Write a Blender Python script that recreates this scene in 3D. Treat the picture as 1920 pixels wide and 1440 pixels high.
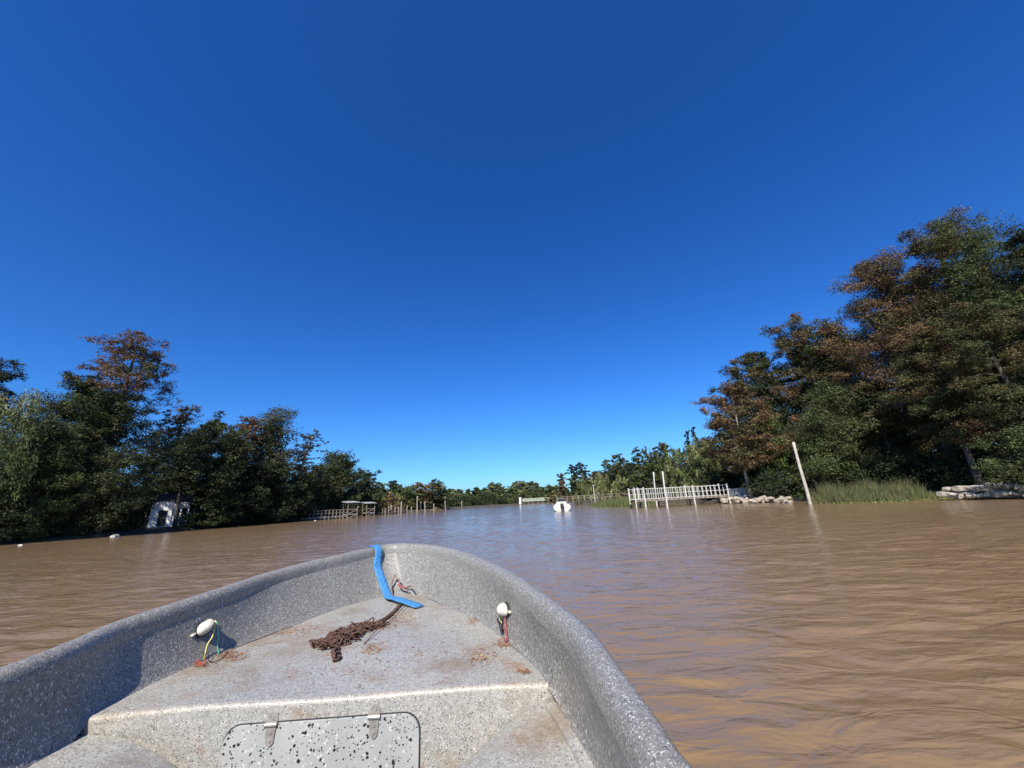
import bpy, math, random
import numpy as np
from mathutils import Vector, Matrix
from mathutils.bvhtree import BVHTree

S = bpy.context.scene
for o in list(bpy.data.objects):
    bpy.data.objects.remove(o)
C = S.collection
R = math.radians

# ---------------------------------------------------------------- camera
EYE = 1.35                      # metres above the water
ROLL, PITCH = R(3.0), math.atan(221.8 / 720)
cam_d = bpy.data.cameras.new("camera")
cam_d.lens, cam_d.sensor_width = 13.5, 36.0
cam_d.clip_start, cam_d.clip_end = 0.05, 6000
cam = bpy.data.objects.new("camera", cam_d)
C.objects.link(cam)
cam.matrix_world = (Matrix.Translation((0, 0, EYE)) @ Matrix.Rotation(R(90) + PITCH, 4, 'X')
                    @ Matrix.Rotation(-ROLL, 4, 'Z'))
S.camera = cam

# ---------------------------------------------------------------- light
SUN_EL, SUN_AZ = R(45), R(194)   # azimuth clockwise from +Y: behind the camera, to the left
sun_dir = Vector((math.sin(SUN_AZ) * math.cos(SUN_EL), math.cos(SUN_AZ) * math.cos(SUN_EL), math.sin(SUN_EL)))
world = bpy.data.worlds.new("World")
S.world = world
world.use_nodes = True
nt = world.node_tree
nt.nodes.clear()
sky = nt.nodes.new('ShaderNodeTexSky')
sky.sky_type = 'NISHITA'
sky.sun_disc = False
sky.sun_elevation, sky.sun_rotation = SUN_EL, SUN_AZ
sky.altitude, sky.air_density, sky.dust_density, sky.ozone_density = 0, 1.0, 0.7, 4.0
hsv = nt.nodes.new('ShaderNodeHueSaturation')
hsv.inputs['Saturation'].default_value = 1.24
tint = nt.nodes.new('ShaderNodeMix')
tint.data_type, tint.blend_type = 'RGBA', 'MULTIPLY'
tint.inputs[0].default_value = 1.0
tint.inputs[7].default_value = (.47, .79, 1.16, 1)
bg = nt.nodes.new('ShaderNodeBackground')
bg.inputs['Strength'].default_value = 0.082
wo = nt.nodes.new('ShaderNodeOutputWorld')
nt.links.new(sky.outputs[0], hsv.inputs['Color'])
gam = nt.nodes.new('ShaderNodeGamma')
gam.inputs['Gamma'].default_value = 1.11
nt.links.new(hsv.outputs[0], gam.inputs[0])
nt.links.new(gam.outputs[0], tint.inputs[6])
nt.links.new(tint.outputs[2], bg.inputs['Color'])
nt.links.new(bg.outputs[0], wo.inputs[0])
sl = bpy.data.lights.new("sun", 'SUN')
sl.energy, sl.angle, sl.color = 5.0, R(0.5), (1.0, 0.95, 0.87)
so = bpy.data.objects.new("sun", sl)
C.objects.link(so)
so.rotation_euler = sun_dir.to_track_quat('Z', 'Y').to_euler()
S.view_settings.view_transform = 'Standard'
S.view_settings.look = 'None'
S.view_settings.exposure = 0.6
S.view_settings.gamma = 1.0

# ---------------------------------------------------------------- helpers
F = 720.0
def ray(px, py):
    u, v = (px - 960) / F, -(py - 720) / F
    c, s = math.cos(ROLL), math.sin(ROLL)
    u, v = c * u + s * v, -s * u + c * v
    return Vector((u, math.cos(PITCH) - v * math.sin(PITCH), math.sin(PITCH) + v * math.cos(PITCH)))
def on_z(px, py, z):                      # point at height z
    r = ray(px, py)
    return Vector((0, 0, EYE)) + r * ((z - EYE) / r.z)
def on_y(px, py, y):
    r = ray(px, py)
    return Vector((0, 0, EYE)) + r * (y / r.y)
def spot(px, Rm, z=0.0):                  # ground point by bearing and distance
    py = 940 - math.tan(ROLL) * (px - 1000)
    r = ray(px, py)
    k = Rm / math.hypot(r.x, r.y)
    return Vector((r.x * k, r.y * k, z))
def height(px, py, Rm):
    r = ray(px, py)
    return EYE + r.z / math.hypot(r.x, r.y) * Rm

def project(p):
    d = Vector(p) - Vector((0, 0, EYE))
    x, y, z = d.x, d.y * math.cos(PITCH) + d.z * math.sin(PITCH), -d.y * math.sin(PITCH) + d.z * math.cos(PITCH)
    u, v = x / y, z / y
    c, s = math.cos(ROLL), math.sin(ROLL)
    u, v = c * u - s * v, s * u + c * v
    return 960 + F * u, 720 - F * v
def at_R(px, py, Rm):                     # point on the line of sight at a horizontal distance
    r = ray(px, py)
    return Vector((0, 0, EYE)) + r * (Rm / math.hypot(r.x, r.y))

def tag(o, label=None, cat=None, group=None, kind=None):
    if label: o['label'] = label
    if cat: o['category'] = cat
    if group: o['group'] = group
    if kind: o['kind'] = kind
    return o
def empty(name, loc=(0, 0, 0), rz=0.0):
    o = bpy.data.objects.new(name, None)
    o.empty_display_size = 0.2
    C.objects.link(o)
    o.location = loc
    o.rotation_euler = (0, 0, rz)
    return o
def link(name, me, parent=None):
    o = bpy.data.objects.new(name, me)
    C.objects.link(o)
    if parent: o.parent = parent
    return o

class MB:
    """collects shapes and links them as one mesh"""
    def __init__(s): s.v, s.f = [], []
    def add(s, vs, fs):
        b = len(s.v)
        s.v += [tuple(p) for p in vs]
        s.f += [tuple(i + b for i in f) for f in fs]
        return s
    def grid(s, rows, closed=False):
        n, m = len(rows), len(rows[0])
        vs = [p for r in rows for p in r]
        fs = []
        for i in range(n - 1):
            for j in range(m if closed else m - 1):
                k = (j + 1) % m
                fs.append((i * m + j, i * m + k, (i + 1) * m + k, (i + 1) * m + j))
        return s.add(vs, fs)
    def box(s, a, b, jit=0, rng=None):
        (x0, y0, z0), (x1, y1, z1) = a, b
        vs = [(x, y, z) for x in (x0, x1) for y in (y0, y1) for z in (z0, z1)]
        if jit: vs = [tuple(c + rng.uniform(-jit, jit) for c in p) for p in vs]
        return s.add(vs, [(0, 1, 3, 2), (4, 6, 7, 5), (0, 4, 5, 1), (2, 3, 7, 6), (0, 2, 6, 4), (1, 5, 7, 3)])
    def bar(s, p, q, w, h=None, up=(0, 0, 1)):
        p, q = Vector(p), Vector(q)
        h = h or w
        d = (q - p).normalized()
        a = d.cross(Vector(up))
        if a.length < 1e-4: a = d.cross(Vector((1, 0, 0)))
        a.normalize()
        b = a.cross(d).normalized()
        vs = [e + a * (sx * w / 2) + b * (sy * h / 2) for e in (p, q) for sx, sy in ((-1, -1), (1, -1), (1, 1), (-1, 1))]
        return s.add(vs, [(0, 3, 2, 1), (4, 5, 6, 7)] + [(i, (i + 1) % 4, 4 + (i + 1) % 4, 4 + i) for i in range(4)])
    def tube(s, pts, rad, n=8, cap=True):
        pts = [Vector(p) for p in pts]
        rad = rad if hasattr(rad, '__len__') else [rad] * len(pts)
        rows, a = [], None
        for i, p in enumerate(pts):
            t = (pts[min(i + 1, len(pts) - 1)] - pts[max(i - 1, 0)])
            t = t.normalized() if t.length > 1e-9 else Vector((0, 0, 1))
            if a is None:
                a = t.cross(Vector((0.3, 0.2, 1) if abs(t.z) < .95 else (1, 0, 0)))
            a = (a - t * a.dot(t)).normalized()
            b = t.cross(a)
            rows.append([p + (a * math.cos(2 * math.pi * k / n) + b * math.sin(2 * math.pi * k / n)) * rad[i] for k in range(n)])
        s.grid(rows, True)
        if cap:
            L = len(s.v)
            s.f.append(tuple(range(L - n, L)))
            s.f.append(tuple(range(L - n * len(pts), L - n * len(pts) + n))[::-1])
        return s
    def mesh(s, name, mat, smooth=False):
        me = bpy.data.meshes.new(name)
        me.from_pydata(s.v, [], s.f)
        me.materials.append(mat)
        if smooth: me.polygons.foreach_set('use_smooth', [True] * len(me.polygons))
        me.update()
        return me
    def build(s, name, mat, parent=None, smooth=False):
        return link(name, s.mesh(name, mat, smooth), parent)

def bevel(o, w, seg=2):
    m = o.modifiers.new("bevel", 'BEVEL')
    m.width, m.segments, m.limit_method = w, seg, 'ANGLE'
    return o

def spline(pts, n):
    """Catmull-Rom through pts, n samples evenly by length"""
    P = np.array([list(p) for p in pts], float)
    P = np.vstack([2 * P[0] - P[1], P, 2 * P[-1] - P[-2]])
    out = []
    for i in range(1, len(P) - 2):
        for t in np.linspace(0, 1, 24, endpoint=False):
            a, b, c, d = P[i - 1:i + 3]
            out.append(.5 * ((2 * b) + (-a + c) * t + (2 * a - 5 * b + 4 * c - d) * t * t + (-a + 3 * b - 3 * c + d) * t ** 3))
    out.append(P[-2])
    out = np.array(out)
    L = np.concatenate([[0], np.cumsum(np.linalg.norm(np.diff(out, axis=0), axis=1))])
    q = np.linspace(0, L[-1], n)
    return np.stack([np.interp(q, L, out[:, k]) for k in range(out.shape[1])], 1)

# ---------------------------------------------------------------- materials
def new_mat(name):
    m = bpy.data.materials.new(name)
    m.use_nodes = True
    b = m.node_tree.nodes['Principled BSDF']
    return m, m.node_tree, b
def N(t, kind, **kw):
    n = t.nodes.new(kind)
    for k, v in kw.items():
        if k in n.inputs: n.inputs[k].default_value = v
        else: setattr(n, k, v)
    return n
def ramp(t, src, stops, interp='LINEAR'):
    r = t.nodes.new('ShaderNodeValToRGB')
    r.color_ramp.interpolation = interp
    e = r.color_ramp.elements
    while len(e) < len(stops): e.new(0.5)
    for el, (p, c) in zip(e, stops):
        el.position = p
        el.color = (*c, 1) if len(c) == 3 else c
    t.links.new(src, r.inputs[0])
    return r.outputs[0]
def mix(t, fac, a, b):
    m = t.nodes.new('ShaderNodeMix')
    m.data_type = 'RGBA'
    for sock, v in ((m.inputs[0], fac), (m.inputs[6], a), (m.inputs[7], b)):
        if hasattr(v, 'links'): t.links.new(v, sock)
        elif isinstance(v, (int, float)): sock.default_value = v
        else: sock.default_value = (*v, 1)
    return m.outputs[2]
def bump(t, b, h, strength, dist, prev=None):
    n = N(t, 'ShaderNodeBump', Strength=strength, Distance=dist)
    t.links.new(h, n.inputs['Height'])
    if prev is not None: t.links.new(prev, n.inputs['Normal'])
    t.links.new(n.outputs[0], b.inputs['Normal'])
    return n.outputs[0]
def plain(name, col, rough=0.6, var=0.25, scale=6.0, bmp=0.0, metal=0.0):
    m, t, b = new_mat(name)
    tc = N(t, 'ShaderNodeTexCoord')
    n = N(t, 'ShaderNodeTexNoise', Scale=scale, Detail=6.0, Roughness=0.65)
    t.links.new(tc.outputs['Object'], n.inputs['Vector'])
    lo, hi = [c * (1 - var) for c in col], [min(1, c * (1 + var)) for c in col]
    t.links.new(ramp(t, n.outputs[0], [(0.3, lo), (0.7, hi)]), b.inputs['Base Color'])
    b.inputs['Roughness'].default_value = rough
    b.inputs['Metallic'].default_value = metal
    if bmp: bump(t, b, n.outputs[0], bmp, 0.02)
    return m

def water_mat():
    m, t, b = new_mat("muddy_river_water")
    geo = N(t, 'ShaderNodeNewGeometry')
    def tex(sx, sy, rz, scale, detail, rough=.55, dist=0.0):
        mp = N(t, 'ShaderNodeMapping')
        mp.inputs['Scale'].default_value = (sx, sy, 1)
        mp.inputs['Rotation'].default_value = (0, 0, rz)
        t.links.new(geo.outputs['Position'], mp.inputs[0])
        n = N(t, 'ShaderNodeTexNoise', Scale=scale, Detail=detail, Roughness=rough, Distortion=dist)
        t.links.new(mp.outputs[0], n.inputs['Vector'])
        return n.outputs[0]
    silt = tex(.35, 1, R(12), .12, 4)
    t.links.new(ramp(t, silt, [(0.3, (.182, .116, .060)), (0.7, (.210, .138, .076))]), b.inputs['Base Color'])
    b.inputs['Roughness'].default_value = 0.10
    b.inputs['IOR'].default_value = 1.33
    b.inputs['Specular IOR Level'].default_value = .42
    big = tex(.32, 1, R(8), 1.1, 2, .5, .4)
    mid = tex(.42, 1, R(-14), 4.2, 3, .55, .6)
    fine = tex(.5, 1, R(5), 14, 4, .65)
    gust = ramp(t, tex(.5, 1, 0, .05, 3), [(0.35, (.45,) * 3), (0.7, (1,) * 3)])
    g = N(t, 'ShaderNodeMath', operation='MULTIPLY')
    t.links.new(gust, g.inputs[0])
    t.links.new(fine, g.inputs[1])
    p = bump(t, b, big, .5, .12)
    p = bump(t, b, mid, .85, .06, p)
    bump(t, b, g.outputs[0], .9, .016, p)
    return m

def gelcoat(name, dirt=1.0, base=(.205, .198, .178), tint=(.232, .216, .182), sz=1.0):
    """speckled grey fibreglass flow coat with white flecks, black specks and brown grime"""
    m, t, b = new_mat(name)
    tc = N(t, 'ShaderNodeTexCoord')
    def no(scale, detail=5, rough=.6):
        n = N(t, 'ShaderNodeTexNoise', Scale=scale, Detail=detail, Roughness=rough)
        t.links.new(tc.outputs['Object'], n.inputs['Vector'])
        return n.outputs[0]
    def vor(scale, sx=1, sy=1, rz=0):
        mp = N(t, 'ShaderNodeMapping')
        mp.inputs['Scale'].default_value = (sx, sy, sz)
        mp.inputs['Rotation'].default_value = (.18 * (sz < 1), .3 * (sz < 1), rz)
        t.links.new(tc.outputs['Object'], mp.inputs[0])
        n = N(t, 'ShaderNodeTexVoronoi', Scale=scale)
        t.links.new(mp.outputs[0], n.inputs['Vector'])
        return n
    col = mix(t, ramp(t, no(2.2), [(.35, (0,) * 3), (.65, (1,) * 3)]), base, tint)
    col = mix(t, ramp(t, no(70, 3), [(.4, (0,) * 3), (.62, (.55,) * 3)]), col, [c * .62 for c in base])
    def specks(scale, keep, size, c, fac, sx=1, sy=1):
        nonlocal col
        v = vor(scale, sx, sy)
        sel = N(t, 'ShaderNodeSeparateColor')
        t.links.new(v.outputs['Color'], sel.inputs[0])
        a = N(t, 'ShaderNodeMath', operation='LESS_THAN'); a.inputs[1].default_value = keep
        t.links.new(sel.outputs[0], a.inputs[0])
        s2 = N(t, 'ShaderNodeMath', operation='MULTIPLY'); s2.inputs[1].default_value = size
        t.links.new(sel.outputs[1], s2.inputs[0])
        d = N(t, 'ShaderNodeMath', operation='LESS_THAN')
        t.links.new(v.outputs['Distance'], d.inputs[0])
        t.links.new(s2.outputs[0], d.inputs[1])
        p = N(t, 'ShaderNodeMath', operation='MULTIPLY')
        t.links.new(a.outputs[0], p.inputs[0]); t.links.new(d.outputs[0], p.inputs[1])
        q = N(t, 'ShaderNodeMath', operation='MULTIPLY'); q.inputs[1].default_value = fac
        t.links.new(p.outputs[0], q.inputs[0])
        col = mix(t, q.outputs[0], col, c)
    specks(330, .32, .70, (.55, .53, .48), .75)
    specks(200, .10, .50, (.68, .65, .60), .8)
    specks(300, .24, .70, (.04, .04, .042), .8)
    specks(180, .07, .48, (.02, .022, .025), .9)
    if dirt:
        gr = ramp(t, no(3.1, 8, .7), [(.50, (0,) * 3), (.72, (.62 * dirt,) * 3)])
        col = mix(t, gr, col, (.20, .135, .075))
        gr = ramp(t, no(7.5, 8, .75), [(.56, (0,) * 3), (.74, (.7 * dirt,) * 3)])
        col = mix(t, gr, col, (.24, .12, .05))
    t.links.new(col, b.inputs['Base Color'])
    b.inputs['Roughness'].default_value = .42
    n1 = bump(t, b, no(26, 4), .5, .006)
    bump(t, b, no(120, 2), .5, .002, n1)
    return m

def panel_mat():
    m, t, b = new_mat("spotted_hatch_gelcoat")
    tc = N(t, 'ShaderNodeTexCoord')
    n = N(t, 'ShaderNodeTexNoise', Scale=9.0, Detail=4.0)
    t.links.new(tc.outputs['Object'], n.inputs['Vector'])
    col = ramp(t, n.outputs[0], [(.35, (.315, .315, .295)), (.62, (.355, .352, .325)), (.75, (.42, .41, .375))])
    for sc, keep, size, c in ((110, .30, .5, (.50, .49, .45)), (95, .30, .55, (.02, .022, .025)), (66, .12, .42, (.018, .02, .024)), (170, .25, .5, (.03, .03, .035))):
        v = N(t, 'ShaderNodeTexVoronoi', Scale=float(sc))
        dn = N(t, 'ShaderNodeTexNoise', Scale=140.0, Detail=2.0)
        mp = N(t, 'ShaderNodeMix'); mp.data_type = 'VECTOR'; mp.inputs[0].default_value = .004
        t.links.new(tc.outputs['Object'], dn.inputs['Vector'])
        ad = N(t, 'ShaderNodeVectorMath', operation='MULTIPLY_ADD')
        ad.inputs[1].default_value = (.005,) * 3
        t.links.new(dn.outputs['Color'], ad.inputs[0]); t.links.new(tc.outputs['Object'], ad.inputs[2])
        t.links.new(ad.outputs[0], v.inputs['Vector'])
        sp = N(t, 'ShaderNodeSeparateColor'); t.links.new(v.outputs['Color'], sp.inputs[0])
        a = N(t, 'ShaderNodeMath', operation='LESS_THAN'); a.inputs[1].default_value = keep
        t.links.new(sp.outputs[0], a.inputs[0])
        z = N(t, 'ShaderNodeMath', operation='MULTIPLY'); z.inputs[1].default_value = size
        t.links.new(sp.outputs[1], z.inputs[0])
        d = N(t, 'ShaderNodeMath', operation='LESS_THAN')
        t.links.new(v.outputs['Distance'], d.inputs[0]); t.links.new(z.outputs[0], d.inputs[1])
        p = N(t, 'ShaderNodeMath', operation='MULTIPLY')
        t.links.new(a.outputs[0], p.inputs[0]); t.links.new(d.outputs[0], p.inputs[1])
        col = mix(t, p.outputs[0], col, c)
    t.links.new(col, b.inputs['Base Color'])
    b.inputs['Roughness'].default_value = .3
    return m

def leaf_mat(name, back=0.14):
    m, t, b = new_mat(name)
    at = N(t, 'ShaderNodeAttribute', attribute_name='col')
    b.inputs['Roughness'].default_value = .65
    b.inputs['Specular IOR Level'].default_value = .25
    t.links.new(at.outputs['Color'], b.inputs['Base Color'])
    tr = N(t, 'ShaderNodeBsdfTranslucent')
    t.links.new(at.outputs['Color'], tr.inputs[0])
    mx = N(t, 'ShaderNodeMixShader'); mx.inputs[0].default_value = back
    t.links.new(b.outputs[0], mx.inputs[1]); t.links.new(tr.outputs[0], mx.inputs[2])
    t.links.new(mx.outputs[0], t.nodes['Material Output'].inputs[0])
    return m

M = dict(
    water=water_mat(),
    hull=gelcoat("speckled_grey_gelcoat", .35),
    inner=gelcoat("streaky_grey_gelcoat", .35, (.190, .184, .166), (.214, .200, .170), sz=.38),
    deck=gelcoat("grimy_speckled_gelcoat", 1.25, (.322, .308, .272), (.352, .328, .275)),
    panel=panel_mat(),
    leaf=leaf_mat("foliage"),
    reed=leaf_mat("reed_blades", .2),
    bark=plain("bark", (.075, .06, .045), .9, .4, 3, .6),
    pale_bark=plain("pale_bark", (.22, .19, .155), .9, .35, 3, .4),
    soil=plain("bank_soil", (.060, .048, .028), .95, .5, .8, .5),
    rock=plain("pale_broken_stone", (0.344, 0.284, 0.215), .9, .4, 1.6, .8),
    slab=plain("weathered_concrete_slab", (.33, .285, .22), .9, .5, 1.6, .9),
    white=plain("white_painted_wood", (0.516, 0.494, 0.447), .6, .3, 3),
    offwhite=plain("cream_plastic", (0.516, 0.482, 0.396), .5, .28, 40),
    wall=plain("white_plaster", (.84, .82, .78), .8, .08, 1.5),
    timber=plain("grey_weathered_timber", (.23, .185, .14), .85, .4, 2.5, .3),
    darktimber=plain("dark_wet_timber", (.085, .065, .05), .85, .4, 2.5, .3),
    paletimber=plain("sunbleached_timber", (.33, .285, .225), .8, .3, 2.5, .3),
    polewood=plain("bleached_pole_wood", (.42, .37, .30), .85, .35, 2.0, .4),
    roof=plain("grey_sheet_roof", (.36, .36, .35), .6, .2, 2),
    darkroof=plain("dark_roof", (.075, .06, .045), .95, .3, 2),
    black=plain("black_rubber", (.015, .015, .016), .6, .2, 20),
    dark=plain("dark_opening", (.02, .02, .02), .8, .2, 3),
    glass=plain("dark_glass", (.03, .04, .05), .08, .2, 3),
    steel=plain("dull_stainless", (.34, .31, .27), .5, .35, 60, 0, .5),
    rust=plain("rusty_iron", (.085, .040, .025), .85, .8, 45, .5),
    litter=plain("dry_cypress_needles", (.26, .115, .045), .9, .45, 30),
    litter_pale=plain("pale_dry_grass", (.40, .27, .12), .9, .3, 30),
    blue=plain("blue_webbing", (.05, .235, .51), .65, .38, 55, .8),
    red_wire=plain("red_wire", (.30, .065, .06), .45, .1, 20),
    yellow_wire=plain("yellow_wire", (.62, .56, .12), .45, .1, 20),
    green_wire=plain("green_wire", (.08, .42, .27), .45, .1, 20),
    brown_wire=plain("brown_wire", (.22, .13, .09), .5, .2, 20),
    red=plain("faded_red_paint", (.13, .03, .025), .6, .2, 3),
    grey=plain("grey_corrugated_sheet", (.22, .23, .23), .6, .2, 2),
    palegreen=plain("pale_green_paint", (0.473, 0.516, 0.413), .6, .12, 1),
    lily=plain("floating_water_weed", (.30, .33, .07), .6, .4, 2),
    lining=plain("stained_shaded_lining", (.10, .075, .04), .7, .5, 60),  # dirty brown, with the shade inside the cowl put into the colour
    bronze=plain("bronze_fitting", (.45, .33, .10), .35, .2, 30, 0, .8),
)

rng = np.random.default_rng(7)
rnd = random.Random(11)

# ---------------------------------------------------------------- river and banks
def water_sheet():
    g = np.random.default_rng(17)
    az = np.concatenate([np.linspace(-72, 72, 640, endpoint=False), np.linspace(72, 288, 48, endpoint=False)]) * math.pi / 180
    rr = np.concatenate([[.02], np.geomspace(.6, 9, 240), np.geomspace(9.06, 90, 250), np.geomspace(95, 4000, 24)])
    A, Q = np.meshgrid(az, rr)
    X, Y = np.sin(A) * Q, np.cos(A) * Q
    Z = np.zeros_like(X)
    for k in range(46):
        lam = .22 * (8.0 ** (k / 45))
        th = R(90) + g.normal() * .42                  # crests run mostly across the view
        kx, ky = math.cos(th) * 2 * math.pi / lam, math.sin(th) * 2 * math.pi / lam
        a = lam * (.0066 if lam < .5 else .0048) * min(1.0, (.55 / lam) ** .7) * g.uniform(.6, 1.4)
        # patches of calmer and rougher water
        m = .55 + .45 * np.sin(X * kx * .07 + Y * ky * .05 + g.random() * 6) * np.sin(X * ky * .06 - Y * kx * .03 + g.random() * 6)
        fade = np.clip((lam * 90 - Q) / (lam * 60), 0, 1)
        ph = X * kx + Y * ky + g.random() * 6.28
        Z += a * m * fade * (np.sin(ph) + .22 * np.cos(2 * ph))
    Z *= np.clip((Q - .6) / 2, 0, 1)
    n, m = Q.shape
    V = np.stack([X, Y, Z], -1).reshape(-1, 3)
    I = np.arange(n * m).reshape(n, m)
    J = np.roll(I, -1, 1)
    Fq = np.stack([I[:-1], I[1:], J[1:], J[:-1]], -1).reshape(-1, 4)
    me = bpy.data.meshes.new("river_water")
    me.vertices.add(len(V)); me.vertices.foreach_set('co', V.astype(np.float32).ravel())
    me.loops.add(Fq.size); me.loops.foreach_set('vertex_index', Fq.astype(np.int32).ravel())
    me.polygons.add(len(Fq)); me.polygons.foreach_set('loop_start', np.arange(0, Fq.size, 4, dtype=np.int32))
    me.polygons.foreach_set('use_smooth', np.ones(len(Fq), bool))
    me.materials.append(M['water'])
    me.update(calc_edges=True)
    tag(link("river_water", me), kind='structure')
water_sheet()

LEFT = [(-60, -60), (-54, -10), (-50, 15), (-47.5, 34), (-44.5, 41), (-42.5, 47), (-43.5, 58), (-42.6, 68), (-41.5, 76), (-38.5, 84), (-37.2, 104),
        (-32, 120), (-26, 150), (-17.5, 186), (-6, 208), (8, 226), (28, 243), (60, 256), (130, 270), (300, 290)]
RIGHT = [(62, -60), (52, -5), (45, 20), (39.5, 29), (35, 33.5), (31, 38), (28, 43), (26, 48), (24, 54), (19.5, 62), (15.5, 76), (13.6, 88),
         (16, 120), (21, 150), (30, 176), (48, 196), (80, 212), (140, 226), (300, 245)]
def bank(name, line, inland):
    P = spline([(x, y, 0) for x, y in line], 260)[:, :2]
    rows = []
    for i, p in enumerate(P):
        t = P[min(i + 1, len(P) - 1)] - P[max(i - 1, 0)]
        n = np.array([-t[1], t[0]]) / np.linalg.norm(t) * inland
        row = []
        for off, z in ((-1.2, -.35), (-.15, -.03), (.25, .18), (.9, .38), (3, .55), (9, .7), (24, .9)):
            q = p + n * (off + (rng.normal() * .12 if off < 3 else 0))
            row.append((q[0], q[1], z + (rng.normal() * .05 if off > 0 else 0)))
        far = np.array([-500., 300.]) if inland > 0 else np.array([500., 60.])
        q = p + n * 24
        row.append(tuple(q + (far - q) * .7) + (1.0,))
        rows.append(row)
    b = MB()
    b.grid(rows)
    return tag(b.build(name, M['soil'], smooth=True), kind='structure')
bank("left_bank_ground", LEFT, 1)
bank("right_bank_ground", RIGHT, -1)

# ---------------------------------------------------------------- foliage
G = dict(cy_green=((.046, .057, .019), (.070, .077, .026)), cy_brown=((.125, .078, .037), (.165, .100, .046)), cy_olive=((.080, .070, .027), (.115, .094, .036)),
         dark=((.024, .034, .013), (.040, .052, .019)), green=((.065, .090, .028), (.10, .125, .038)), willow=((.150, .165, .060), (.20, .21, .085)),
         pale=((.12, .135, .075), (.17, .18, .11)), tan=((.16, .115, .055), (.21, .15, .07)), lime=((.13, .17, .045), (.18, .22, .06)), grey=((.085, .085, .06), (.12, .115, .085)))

def rot_rows(a):
    return a / np.maximum(np.linalg.norm(a, axis=1, keepdims=True), 1e-9)

def leaf_mesh(name, cen, rad, per, size, cols, droop=0.0, g=None, mat='leaf'):
    """diamond leaf sprays filling ellipsoids; cols: per-clump colour"""
    g = g or rng
    K = len(cen)
    tuft = 20
    ns = max(2, int(round(per / tuft)))
    ci = np.repeat(np.arange(K), ns)                      # tufts in each clump
    td = rot_rows(g.normal(size=(len(ci), 3)))
    tp = cen[ci] + td * (g.random(len(ci)) ** .42)[:, None] * rad[ci] * .92
    tw = g.uniform(.5, 1.42, len(ci))
    ti = np.repeat(np.arange(len(ci)), tuft)
    idx = ci[ti]
    n = len(ti)
    d = td[ti]
    sp = size * (1.45 if droop < .5 else .7)
    spv = np.minimum(sp, rad[idx].min(1) * (.32 if droop < .5 else .22))[:, None]
    pos = tp[ti] + np.clip(g.normal(size=(n, 3)), -2, 2) * spv * np.array([1, 1, .6 if droop < .5 else 2.2])
    u = g.normal(size=(n, 3))
    u[:, 2] *= .55
    u[:, 2] -= droop * 2.2
    u = rot_rows(u + d * .5)
    w = g.normal(size=(n, 3)); w[:, 2] += .2
    v = rot_rows(np.cross(u, w))
    L = size * g.uniform(.6, 1.5, n)[:, None]
    W = L * (g.uniform(.28, .55, n)[:, None] if droop < .5 else .22)
    V = np.empty((n, 4, 3))
    V[:, 0], V[:, 1], V[:, 2], V[:, 3] = pos - u * L * .5, pos + v * W * .5 - u * L * .05, pos + u * L * .5, pos - v * W * .5 - u * L * .05
    c = cols[idx] * (tw[ti] * g.uniform(.85, 1.15, n))[:, None]
    return quads(name, V, c, M[mat])

def quads(name, V, c, mat):
    n = len(V)
    me = bpy.data.meshes.new(name)
    me.vertices.add(n * 4)
    me.vertices.foreach_set('co', V.reshape(-1).astype(np.float32))
    me.loops.add(n * 4)
    me.loops.foreach_set('vertex_index', np.arange(n * 4, dtype=np.int32))
    me.polygons.add(n)
    me.polygons.foreach_set('loop_start', np.arange(0, n * 4, 4, dtype=np.int32))
    at = me.color_attributes.new('col', 'FLOAT_COLOR', 'POINT')
    cc = np.ones((n, 4, 4), np.float32)
    cc[:, :, :3] = c[:, None, :]
    at.data.foreach_set('color', cc.reshape(-1))
    me.materials.append(mat)
    me.update(calc_edges=True)
    return me

PROFILE = dict(
    cypress=[(0, .35), (.15, .8), (.4, 1.), (.65, .85), (.85, .6), (1, .22)],
    flat=[(0, .35), (.3, .75), (.55, .8), (.75, 1.), (.9, .75), (1, .45)],
    cone=[(0, .9), (.3, .8), (.6, .5), (.85, .25), (1, .05)],
    round=[(0, .55), (.25, .95), (.5, 1.), (.75, .82), (1, .3)],
    narrow=[(0, .6), (.3, 1.), (.7, .9), (1, .3)],
    shrub=[(0, .8), (.4, 1.), (.8, .7), (1, .3)])

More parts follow.
